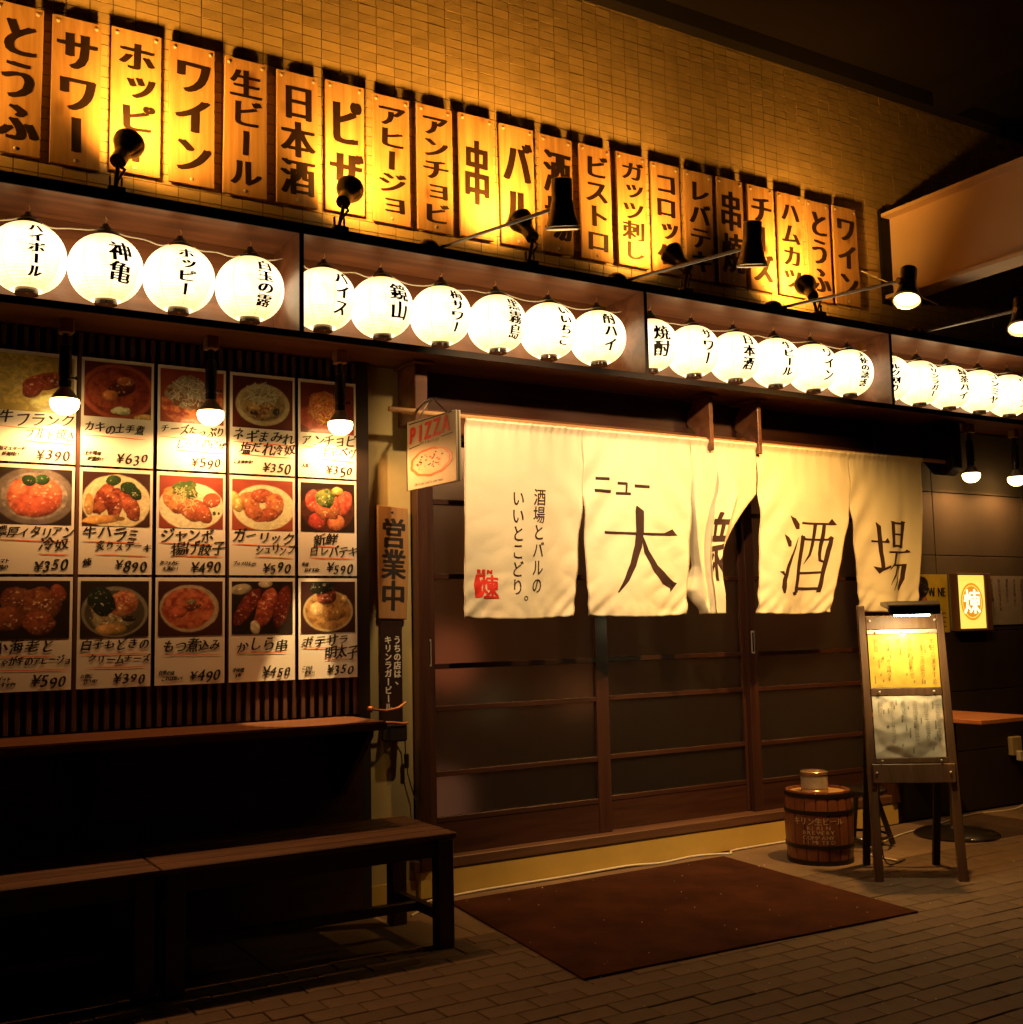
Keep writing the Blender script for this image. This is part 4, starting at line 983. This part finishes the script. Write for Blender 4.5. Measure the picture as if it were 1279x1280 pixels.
obj('mounting_plate', MB().box(2.38, 2.49, -.24, -.002, 2.5885, 2.5975), 'canopy', t)

# ---------------------------------------------------------------- hanging pizza sign (hangs square to the wall)
t = thing('pizza_sign', 'small cream hanging sign reading PIZZA with a painted pizza', 'sign', (2.36, -.42, 1.95))
X = 2.352; yb, yf, zt_, zb_ = -.205, -.70, 2.292, 1.958
cream = noisy('sign_cream', (0.62, 0.52, 0.36), (0.74, 0.64, 0.46), 5, .6, .1)
for dx, nm in ((0, 'board'), (.016, 'board')):
    pl = MB().prism([(yf, zb_-.01), (yb, zb_), (yb, zt_), (yf, zt_-.025)], 'X', X+dx, X+dx+.010)
    bo = obj(nm, pl, cream, t, bevel=.002)
obj('board_edge', MB().box(X-.001, X+.011, yb+.001, yb+.007, zb_, zt_), 'blackwood', t)
Lp = lambda x, z, k: (X-.0012-.0003*k, yb+(yf-yb)*x, zb_+(zt_-zb_)*z-.016*x*(1 if z > .5 else .6))
fl = [[], []]
for q_, (ch_, px_) in enumerate(zip('PIZZA', (.06, .255, .375, .555, .73))): htext(fl, ch_, px_, .79+.012*q_, .33, .66, .02, .08)
obj('lettering', flat_to(MB(), fl, Lp, ((-.018, 0), (-.009, .010), (0, -.010), (.009, -.010), (.018, .008))), 'red', t)
fl = [[], []]; brush(fl, [(.05, .955), (.93, .965)], [.018, .018]); brush(fl, [(.05, .60), (.28, .625)], [.014, .014]); brush(fl, [(.72, .66), (.95, .68)], [.014, .014])
htext(fl, 'HOT & DELICIOUS', .29, .64, .050, .80, 0, 0, .70); htext(fl, 'Delicious food is your best', .16, .065, .055, .85, .0, .2, .48)
obj('small_print', flat_to(MB(), fl, Lp), 'ink_black', t)
fl = [[], []]
for q in range(36):
    a = 2*PI*q/36; rr = 1+.03*math.sin(q*1.7); fl[0].append((.50+.43*rr*math.cos(a), .345+.205*rr*math.sin(a)))
fl[1].append(tuple(range(36))); obj('pizza_crust', flat_to(MB(), fl, Lp), noisy('crust_paint', (.62, .13, .03), (.74, .26, .07), 12, .5), t)
fl2 = [[(.5+(x-.5)*.86, .345+(z-.345)*.84) for x, z in fl[0]], fl[1]]
obj('pizza_cheese', flat_to(MB(), fl2, lambda x, z, k: Lp(x, z, 2)), noisy('cheese_paint', (.72, .52, .30), (.80, .66, .44), 20, .5), t)
tp = [[], []]; tp2 = [[], []]
for q in range(34):
    a = random.uniform(0, 2*PI); rr = random.uniform(0, 1)**.5*.80; x = .5+.36*rr*math.cos(a); z = .345+.165*rr*math.sin(a)
    w_ = random.uniform(.012, .028); an = random.uniform(0, PI)
    P_ = [(x+w_*math.cos(an+b_), z+.6*w_*math.sin(an+b_)*random.uniform(.6, 1)) for b_ in (0, 1.2, 2.5, 3.7, 5)]
    poly(tp if q % 2 else tp2, P_)
obj('topping', flat_to(MB(), tp, lambda x, z, k: Lp(x, z, 3.5)), 'ink_black', t); obj('topping', flat_to(MB(), tp2, lambda x, z, k: Lp(x, z, 3.8)), 'red', t)
hg = MB().tube([(X+.01, -.30, zt_), (X+.02, -.40, zt_+.06), (X+.02, -.45, zt_+.07), (X+.01, -.60, zt_-.02)], .004, 6)
hg.tube([(X+.06, -.2, 2.36), (X+.04, -.33, 2.375), (X+.02, -.43, zt_+.075)], .007, 8)
obj('hanger', hg, 'blackmetal', t)
obj('crossbar', MB().lathe([(.013, 0), (.013, .14)], 12, (2.26, -.20, 2.352), (1, 0, 0)), 'pole', t, smooth=True)

# ---------------------------------------------------------------- boards on the plaster pier
t = thing('shop_plaque', 'weathered wooden plaque reading 営業中 in black brush strokes', 'sign', (2.36, -.02, 1.345))
obj('board', MB().prism([(2.278, 1.350), (2.425, 1.345), (2.440, 1.62), (2.438, 1.895), (2.272, 1.905), (2.274, 1.62)], 'Y', -.030, -.012), 'plaque', t, bevel=.004)
fl = [[], []]; vtext(fl, '営業中', 2.353, 1.845, 1.385, .135, .03)
obj('lettering', flat_to(MB(), fl, lambda x, z, k: (x, -.0305-.0003*k, z), ((-.004, 0), (0, .003), (.004, -.002), (.006, .002))), 'ink_black', t)
obj('nail', MB().lathe([(.006, 0), (.004, .004)], 8, (2.352, -.0305, 1.872), (0, -1, 0)), 'blackmetal', t)
t = thing('beer_sign', 'dark narrow sign with two columns of white Japanese writing below the wooden plaque', 'sign', (2.345, -.02, .80))
obj('board', MB().box(2.288, 2.402, -.022, -.010, .80, 1.340), noisy('dark_red_enamel', (.022, .010, .008), (.035, .014, .010), 6, .45), t, bevel=.002)
fl = [[], []]; vtext(fl, 'うちの店は', 2.374, 1.268, 1.062, .040); htext(fl, '、', 2.360, 1.052, .05); vtext(fl, 'キリンラガービール', 2.325, 1.268, .905, .040)
obj('lettering', flat_to(MB(), fl, lambda x, z, k: (x, -.0225-.0003*k, z), ((-.001, 0), (0.001, .001), (.002, -.001))), 'white', t)
t = thing('wall_tap_lamp', 'small copper arm fitting with a dark box and dangling cord on the plaster pier', 'fitting', (2.30, -.08, .80))
obj('copper_arm', MB().tube([(2.19, -.10, .932), (2.22, -.10, .922), (2.28, -.10, .915), (2.34, -.10, .925), (2.385, -.09, .948)], .006, 8), 'copper', t, smooth=True)
obj('knob', MB().lathe([(.004, 0), (.016, .006), (.018, .016), (.008, .03)], 14, (2.21, -.10, .924), (-1, 0, .2)), 'copper', t, smooth=True)
obj('box', MB().box(2.285, 2.385, -.11, -.012, .765, .845), 'blackwood', t, bevel=.008)
obj('box_rim', MB().tube([(2.24, -.11, .862), (2.30, -.115, .858), (2.36, -.115, .850), (2.385, -.11, .853)], .007, 8), 'copper', t, smooth=True)
obj('cord', MB().tube([(2.385, -.06, .84), (2.405, -.035, .76), (2.412, -.03, .68), (2.42, -.03, .60), (2.45, -.03, .5), (2.455, -.05, .47)], .003, 6), 'blackcable', t, smooth=True)
obj('cord_switch', MB().box(2.400, 2.422, -.045, -.028, .63, .70), 'blackmetal', t, bevel=.004)

# ---------------------------------------------------------------- posters and the lit box on the right wall
t = thing('wine_poster', 'yellowish wine poster with a dark haired face beside the curtain', 'poster', (6.35, -.02, 1.2))
pc = Pic(60, 74, (190, 165, 50), 501)
pc.ell(.08, .40, .26, .34, (175, 105, 55), rag=.05, tex=.1); pc.ell(.06, .78, .32, .20, (28, 16, 10), rag=.15, tex=.1); pc.ell(-.05, .6, .18, .3, (28, 16, 10), rag=.1)
put_pic('poster_sheet', pc, 6.20, 6.505, 1.200, 1.592, -.0185, 'flatprint', t)
fl = [[], []]; htext(fl, 'WINE', 6.305, 1.475, .085, .70, 0, 0, .80); obj('lettering', flat_to(MB(), fl, lambda x, z, k: (x, -.0195-.0003*k, z), ((-.003, 0), (0, 0.001), (.003, 0))), 'ink_black', t)
fl = [[], []]; poly(fl, [(6.325, 1.40), (6.35, 1.40), (6.352, 1.375), (6.338, 1.36), (6.324, 1.376)]); 
for q in range(4): brush(fl, [(6.33, 1.33-.03*q), (6.47, 1.33-.03*q)], [.006, .006])
obj('small_print', flat_to(MB(), fl, lambda x, z, k: (x, -.0195, z)), 'dye', t)
t = thing('lit_sign_box', 'small glowing yellow sign box with a round orange emblem and brown frame', 'sign', (6.7, -.05, 1.2))
obj('frame', MB().box(6.535, 6.555, -.07, -.013, 1.205, 1.60).box(6.838, 6.90, -.07, -.013, 1.205, 1.60).box(6.5555, 6.8375, -.07, -.013, 1.586, 1.60).box(6.5555, 6.8375, -.07, -.013, 1.205, 1.222), 'abwood', t, bevel=.003)
obj('panel', MB().box(6.556, 6.837, -.060, -.02, 1.2225, 1.5855), 'boxglow', t)
fl = [[], []]; n = 40
for q in range(n): a = 2*PI*q/n; fl[0].append((6.697+.118*math.cos(a), 1.405+.128*math.sin(a))); fl[0].append((6.697+.103*math.cos(a), 1.405+.113*math.sin(a)))
for q in range(n): p = (q+1) % n; fl[1].append((2*q, 2*p, 2*p+1, 2*q+1))
em = flat_to(MB(), fl, lambda x, z, k: (x, -.0612, z))
fl = [[], []]
for q in range(n): a = 2*PI*q/n; fl[0].append((6.697+.096*math.cos(a), 1.405+.106*math.sin(a)))
fl[1].append(tuple(range(n))); flat_to(em, fl, lambda x, z, k: (x, -.0609, z)); obj('emblem', em, 'boxemblem', t)
fl = [[], []]; htext(fl, '煉', 6.607, 1.405, .18, 1.0); obj('emblem_character', flat_to(MB(), fl, lambda x, z, k: (x, -.0618-.0002*k, z), ((-.004, 0), (0, .003), (.004, 0))), 'boxwhite', t)
t = thing('paper_notice', 'greyish paper notice with columns of handwriting right of the lit sign box', 'notice', (7.15, -.02, 1.24))
obj('sheet', MB().box(6.925, 7.37, -.016, -.0125, 1.242, 1.585), noisy('grey_paper', (.30, .26, .22), (.38, .33, .28), 6, .6, coat=.4), t)
fl = [[], []]
for q, s_ in enumerate(('営業時間のご案内', '夕方五時より', '定休日なし', '本日のおすすめ', '日本酒各種')):
    vtext(fl, s_, 7.32-.085*q, 1.565, 1.565-.033*len(s_), .03, .1)
obj('lettering', flat_to(MB(), fl, lambda x, z, k: (x, -.017, z)), 'ink_black', t)
t = thing('wall_socket', 'beige socket box low on the dark wall with a white cable plugged in', 'socket', (7.11, -.03, .33))
obj('box', MB().box(7.05, 7.16, -.05, -.0125, .335, .465), 'socket', t, bevel=.006)
obj('plug', MB().box(7.08, 7.12, -.085, -.0505, .30, .37), 'cable', t, bevel=.006)
def spline(P, n=6):
    P = [Vector(p) for p in P]; out = []
    for i in range(len(P)-1):
        p0, p1, p2, p3 = P[max(0, i-1)], P[i], P[i+1], P[min(len(P)-1, i+2)]
        for k in range(n):
            q = k/n; out.append(.5*((2*p1)+(-p0+p2)*q+(2*p0-5*p1+4*p2-p3)*q*q+(-p0+3*p1-3*p2+p3)*q**3))
    out.append(P[-1]); return out
tag(obj('power_cable', MB().tube(spline([(7.10, -.09, .31), (7.12, -.12, .18), (7.05, -.14, .06), (6.9, -.15, .006), (6.5, -.12, .006), (6.0, -.22, .006), (5.6, -.30, .006), (5.25, -.42, .006), (4.98, -.55, .006), (4.95, -.80, .006)]), .005, 8), 'cable', smooth=True), 'white cable drooping from the wall socket towards the menu easel', 'cable')
tag(obj('floor_cable', MB().tube(spline([(2.30, -.30, .006), (2.45, -.18, .006), (2.50, -.10, .006), (2.8, -.064, .008), (3.3, -.066, .010), (3.7, -.060, .012), (3.9, -.085, .007), (4.15, -.062, .008), (4.30, -.09, .007), (4.38, -.12, .006), (4.45, -.07, .008), (4.8, -.063, .008), (5.2, -.062, .008)]), .0055, 8), 'cable', smooth=True), 'white cable lying along the foot of the door step behind the mat', 'cable')

# ---------------------------------------------------------------- doormat
Q = [(2.422, -1.494), (4.165, -1.560), (4.285, -.165), (2.565, -.185)]
t = thing('doormat', 'large dark red doormat in front of the sliding doors', 'mat', (3.35, -.85, 0))
nx, ny = 44, 34; V = []; F = []
for j in range(ny+1):
    for i in range(nx+1):
        a = Vector(Q[0]).lerp(Vector(Q[1]), i/nx); c = Vector(Q[3]).lerp(Vector(Q[2]), i/nx); p = a.lerp(c, j/ny)
        e = 0 if 0 < i < nx and 0 < j < ny else 1
        V.append((p.x, p.y, .011+.0012*mnoise.noise(Vector((p.x*5, p.y*5, 0)))-.002*e))
for j in range(ny):
    for i in range(nx): F.append((j*(nx+1)+i, j*(nx+1)+i+1, (j+1)*(nx+1)+i+1, (j+1)*(nx+1)+i))
obj('pile', MB().add(V, F), 'mat', t, smooth=True)
obj('backing', MB().prism([(p[0]+(.006 if p[0] < 3 else -.006)*-1, p[1]+(.006 if p[1] > -1 else -.006)) for p in Q], 'Z', .0005, .0085), 'mat', t)
cr = MB()
for _ in range(34):
    a, c = RNG.uniform(0, 1, 2); p = (Vector(Q[0]).lerp(Vector(Q[1]), a)).lerp(Vector(Q[3]).lerp(Vector(Q[2]), a), c); s_ = RNG.uniform(.001, .0035)
    cr.lathe([(s_, 0), (s_*.6, s_)], 5, (p.x, p.y, .0125))
for _ in range(160):
    p = (RNG.uniform(2.2, 6.5), RNG.uniform(-2.4, -.1)); s_ = RNG.uniform(.001, .003)
    cr.lathe([(s_, 0), (s_*.6, s_)], 5, (p[0], p[1], .0015))
tag(obj('grit', cr, 'white'), 'tiny pale crumbs of grit scattered on the mat and paving', 'grit', kind='stuff')

# ---------------------------------------------------------------- beer barrel with a tin can
bc = Vector((4.672, -.515, 0)); R_ = .178; H_ = .385
t = thing('beer_barrel', 'small wooden beer barrel with white stencilled writing beside the doormat', 'barrel', bc)
def br(z): return R_*(.965+.06*math.sin(PI*z/H_))
NS = 18
for k in range(NS):
    a0, a1 = 2*PI*k/NS+.012, 2*PI*(k+1)/NS-.012; V = []; F = []
    zs = [0.005+(H_-.010)*i/10 for i in range(11)]
    for z in zs:
        for q in range(5):
            a = a0+(a1-a0)*q/4; r = br(z)-(.0022 if q in (0, 4) else 0); V.append((bc.x+r*math.cos(a), bc.y+r*math.sin(a), z))
        for q in (4, 0):
            a = a0+(a1-a0)*q/4; r = br(z)-.018; V.append((bc.x+r*math.cos(a), bc.y+r*math.sin(a), z))
    for i in range(10):
        for q in range(7): F.append((i*7+q, i*7+(q+1) % 7, (i+1)*7+(q+1) % 7, (i+1)*7+q))
    F += [tuple(range(6, -1, -1)), tuple(70+q for q in range(7))]
    obj('stave', MB().add(V, F), 'barrel', t, smooth=True)
for z, h in ((.012, .026), (.095, .020), (.275, .020), (.362, .022)):
    mb = MB().lathe([(br(z)+.001, z-h/2), (br(z)+.004, z-h/2), (br(z)+.004, z+h/2), (br(z)+.001, z+h/2)], 48, bc, caps=False); obj('hoop', mb, 'hoop', t, smooth=True)
obj('lid', MB().lathe([(.01, .362), (R_-.02, .362), (R_-.02, .368), (.01, .368)], 40, bc), 'barreltop', t)
fl = [[], []]
def cl(s_, z, sz, st=1.0, lat=.62):
    w_ = hwidth(s_, sz, st, lat); htext(fl, s_, -w_/2, z, sz, st, .02, 0, lat)
cl('キリン生ビール', .232, .042, .92); cl('KIRIN', .198, .028, 1.2, .72); cl('BREWERY', .174, .028, 1.2, .72); cl('COMPANY', .148, .028, 1.2, .72); cl('LIMITED', .124, .028, 1.2, .72)
fl = cut(fl, .02); be = math.radians(45)
def fb(x, z, k):
    r = br(z)+.0015+.0003*k; a = be-x/R_+.04; return (bc.x-math.sin(a)*r, bc.y-math.cos(a)*r, z)
obj('lettering', flat_to(MB(), fl, fb, ((0, 0), (.0015, .0008))), noisy('faded_stencil', (.40, .22, .12), (.66, .48, .32), 60, .6), t)
cn = Vector((4.645, -.52, .3685))
t = thing('tin_can', 'squat tin can with a pale label on top of the barrel', 'can', cn)
obj('body', MB().lathe([(.070, .0), (.074, .004), (.074, .010), (.071, .013), (.071, .095), (.074, .098), (.074, .108), (.070, .112), (.068, .104), (.01, .103)], 36, cn), 'tin', t, smooth=True)
obj('label', MB().lathe([(.0718, .022), (.0718, .082)], 36, cn, caps=False), 'tinlabel', t, smooth=True)

# ---------------------------------------------------------------- menu easel (rotated A-board)
ea = thing('menu_easel', 'wooden menu easel with two laminated sheets and a small black lamp on top', 'easel', (4.50, -1.07, 0), math.radians(-36))
lean = .10
def lp(x, z, y=0): return (x, y+lean*z/1.38, z)
def slab(x0, x1, z0, z1, y0, y1, x0t=None, x1t=None):
    x0t = x0 if x0t is None else x0t; x1t = x1 if x1t is None else x1t
    return MB().add([lp(x0, z0, y0), lp(x1, z0, y0), lp(x1, z0, y1), lp(x0, z0, y1), lp(x0t, z1, y0), lp(x1t, z1, y0), lp(x1t, z1, y1), lp(x0t, z1, y1)],
                    [(0,3,2,1),(4,5,6,7),(0,1,5,4),(1,2,6,5),(2,3,7,6),(3,0,4,7)])
def eo(n, mb, m, p=None, **k): return obj(n, mb, m, p or ea, local=True, **k)
eo('leg', slab(-.022, .022, 0, 1.37, 0, .03, -.020, .016), 'abwood', bevel=.003)
eo('leg', slab(.385, .429, 0, 1.33, 0, .03, .372, .408), 'abwood', bevel=.003)
eo('rail', slab(.018, .371, 1.245, 1.315, .003, .028), 'abwood', bevel=.003)
eo('rail', slab(.018, .371, .910, .948, -.004, .012), 'abwood', bevel=.002)
eo('rail', slab(.018, .374, .575, .602, -.004, .012), 'abwood', bevel=.002)
eo('bottom_board', slab(.000, .405, .478, .572, -.010, .008), 'abwood', bevel=.003)
eo('clip_bar', slab(.018, .371, 1.222, 1.243, -.006, .010), 'steelcap', bevel=.002)
for (sx_, sz) in ((.035, 1.29), (.36, 1.29), (.06, 1.232), (.19, 1.232), (.32, 1.232), (.06, .93), (.33, .93), (.05, .588), (.34, .588), (.02, .53), (.38, .53)):
    p = lp(sx_, sz, -.012); eo('screw', MB().lathe([(.006, 0), (.004, .004), (.001, .005)], 10, p, (0, -1, 0)), 'rim', smooth=True)
for (z0, z1, bg, sd, mt) in ((.950, 1.220, (232, 188, 80), 601, 'menu_yellow'), (.604, .908, (228, 214, 196), 602, 'menu_yellow')):
    nx, ny = 60, 44; pc = Pic(nx, ny, bg, sd); r_ = np.random.default_rng(sd)
    for _ in range(46 if sd == 601 else 26):     # columns of tiny handwriting
        cx, cy = r_.uniform(.06, .94), r_.uniform(.1, .9); pc.ell(cx, cy, .008, r_.uniform(.02, .08), tuple(int(c*.62) for c in bg), rag=.3, tex=.1)
    def bulge(a, c): return (.007 if sd == 601 else .011)*max(0, 1-(((a-.5)*2)**2+((c-.5)*2)**2)**1.4)
    V = []; F = [(j*nx+i, j*nx+i+1, (j+1)*nx+i+1, (j+1)*nx+i) for j in range(ny-1) for i in range(nx-1)]
    for j in range(ny):
        for i in range(nx):
            x = .022+.345*i/(nx-1); z = z0+(z1-z0)*j/(ny-1)
            bul = bulge(i/(nx-1), j/(ny-1))+.0016*mnoise.noise(Vector((x*22, z*22, sd)))+.003*(1-abs(mnoise.noise(Vector((x*9, z*9, sd))))*3)*(sd == 602)
            V.append(lp(x, z, -.001-bul))
    me = bpy.data.meshes.new('menu_sheet'); me.from_pydata(V, [], F); me.shade_smooth()
    ca = me.color_attributes.new('print', 'FLOAT_COLOR', 'POINT'); buf = np.ones((len(V), 4), dtype=np.float32); buf[:, :3] = np.clip(pc.a.reshape(-1, 3), 0, 1); ca.data.foreach_set('color', buf.ravel())
    me.materials.append(MT[mt]); o = bpy.data.objects.new('menu_sheet', me); COL.objects.link(o); o.parent = ea; ORG[o.name] = ORG[ea.name]
    fl = [[], []]; random.seed(sd)
    for q, s_ in enumerate(('本日のおすすめ', '刺身三点盛り', '串焼き盛合せ', '煮込み', 'ポテトサラダ', '枝豆')):
        vtext(fl, s_, .340-.056*q, z1-.02, z1-.02-.034*len(s_), .026, .08)
    def fe_(x, z, k):
        i = (x-.022)/.345; j = (z-z0)/(z1-z0); bul = bulge(i, j)+.004*(sd == 602)
        return lp(x, z, -.0032-bul)
    fl = cut(fl, .04); eo('lettering', flat_to(MB(), fl, fe_), noisy('faint_ink_%d' % sd, tuple(c*.5 for c in s2l(bg)), tuple(c*.6 for c in s2l(bg)), 10, .6), o)
lh = eo('lamp_hood', MB().prism([(-.16, 1.315), (-.16, 1.365), (-.13, 1.385), (.015, 1.385), (.015, 1.365), (-.13, 1.345)], 'X', .075, .325), 'blackmetal', bevel=.004)
eo('lamp_tube', MB().lathe([(.012, 0), (.012, .17)], 14, (.115, -.10, 1.322), (1, 0, 0)), 'boxlamp', lh, smooth=True)
eo('lamp_bracket', MB().box(.19, .21, -.02, .10, 1.31, 1.33), 'blackmetal', bevel=.002)
for sx_ in (0.01, .37):
    eo('back_leg', MB().add([(sx_, .11, 1.25), (sx_+.035, .11, 1.25), (sx_+.035, .13, 1.25), (sx_, .13, 1.25), (sx_, .40, 0), (sx_+.035, .40, 0), (sx_+.035, .43, 0), (sx_, .43, 0)],
       [(0,3,2,1),(4,5,6,7),(0,1,5,4),(1,2,6,5),(2,3,7,6),(3,0,4,7)]), 'blackwood')
eo('back_rail', MB().box(.046, .369, .27, .29, .5, .54), 'blackwood')
sl_ = bpy.data.lights.new('menu_lamp_light', 'AREA'); sl_.shape = 'RECTANGLE'; sl_.size = .17; sl_.size_y = .02; sl_.energy = 3.8; sl_.color = (1, .80, .36)
so_ = bpy.data.objects.new('menu_lamp_light', sl_); COL.objects.link(so_); so_.parent = ea; so_.location = (.20, -.10, 1.305); so_.rotation_euler = (math.radians(12), 0, 0)
ec = MB().tube(spline([(.20, .14, 1.3), (.10, .16, .9), (.06, .17, .5), (.10, .33, .05), (.25, .5, .01)]), .004, 6)
eo('lamp_cord', ec, 'blackcable', smooth=True)

# ---------------------------------------------------------------- table and things behind the easel
t = thing('pedestal_table', 'reddish brown square table with black round foot at the right wall', 'table', (5.83, -.50, 0))
obj('tabletop', MB().box(5.64, 6.13, -.86, -.06, .685, .712), 'tabletop', t, bevel=.004)
obj('column', MB().lathe([(.035, .03), (.032, .06), (.032, .684)], 18, (5.83, -.50, 0)), 'blackmetal', t, smooth=True)
obj('foot', MB().lathe([(.24, .001), (.245, .012), (.22, .026), (.05, .045), (.036, .06)], 40, (5.83, -.50, 0)), 'blackmetal', t, smooth=True)
t = thing('black_stool', 'small black stool with splayed legs behind the easel legs', 'stool', (5.12, -.42, 0))
obj('seat', MB().lathe([(.13, .30), (.14, .31), (.14, .33), (.12, .34)], 28, (5.12, -.42, 0)), 'blackmetal', t, smooth=True)
for k in range(4):
    a = PI/4+k*PI/2+.3; obj('leg', MB().tube([(5.12+.08*math.cos(a), -.42+.08*math.sin(a), .30), (5.12+.17*math.cos(a), -.42+.17*math.sin(a), .012)], .016, 10), 'blackmetal', t, smooth=True)
obj('foot_ring', MB().tube([(5.12+.15*math.cos(a*PI/12), -.42+.15*math.sin(a*PI/12), .07) for a in range(25)], .008, 8), 'blackmetal', t, smooth=True)

# ---------------------------------------------------------------- two slatted benches
def bench(first=None, x=0, lab=''):
    t = thing('bench', lab, 'bench', (x, -.59, 0), group='slatted wooden benches below the menu cards')
    if first is not None:
        for ch in first.children:
            c = ch.copy(); COL.objects.link(c); c.parent = t; ORG[c.name] = ORG[t.name]
        return t
    ys = [-.255+.1035*k for k in range(5)]
    for y0 in ys: obj('seat_slat', MB().box(-.60, .60, y0, y0+.094, .436, .460), 'benchwood', t, local=True, bevel=.004)
    for y0 in (-.235, .205): obj('apron', MB().box(-.53, .53, y0, y0+.028, .365, .435), 'darkwood', t, local=True, bevel=.002)
    for x0 in (-.585, .513):
        obj('end_apron', MB().box(x0+.02, x0+.05, -.205, .203, .365, .4345), 'darkwood', t, local=True)
        for y0 in (-.255, .19):
            obj('leg', MB().box(x0, x0+.072, y0, y0+.064, 0, .4355), 'darkwoodz', t, local=True, bevel=.004)
        obj('end_stretcher', MB().box(x0+.02, x0+.052, -.190, .189, .105, .145), 'darkwood', t, local=True)
    obj('long_stretcher', MB().box(-.532, .532, -.015, .02, .106, .144), 'darkwood', t, local=True, bevel=.003)
    return t
b1 = bench(None, 1.648, 'dark slatted wooden bench whose right end stands by the doormat')
b2 = bench(b1, .442, 'dark slatted wooden bench running out of the picture at the left')

bpy.data.objects.remove(_to)
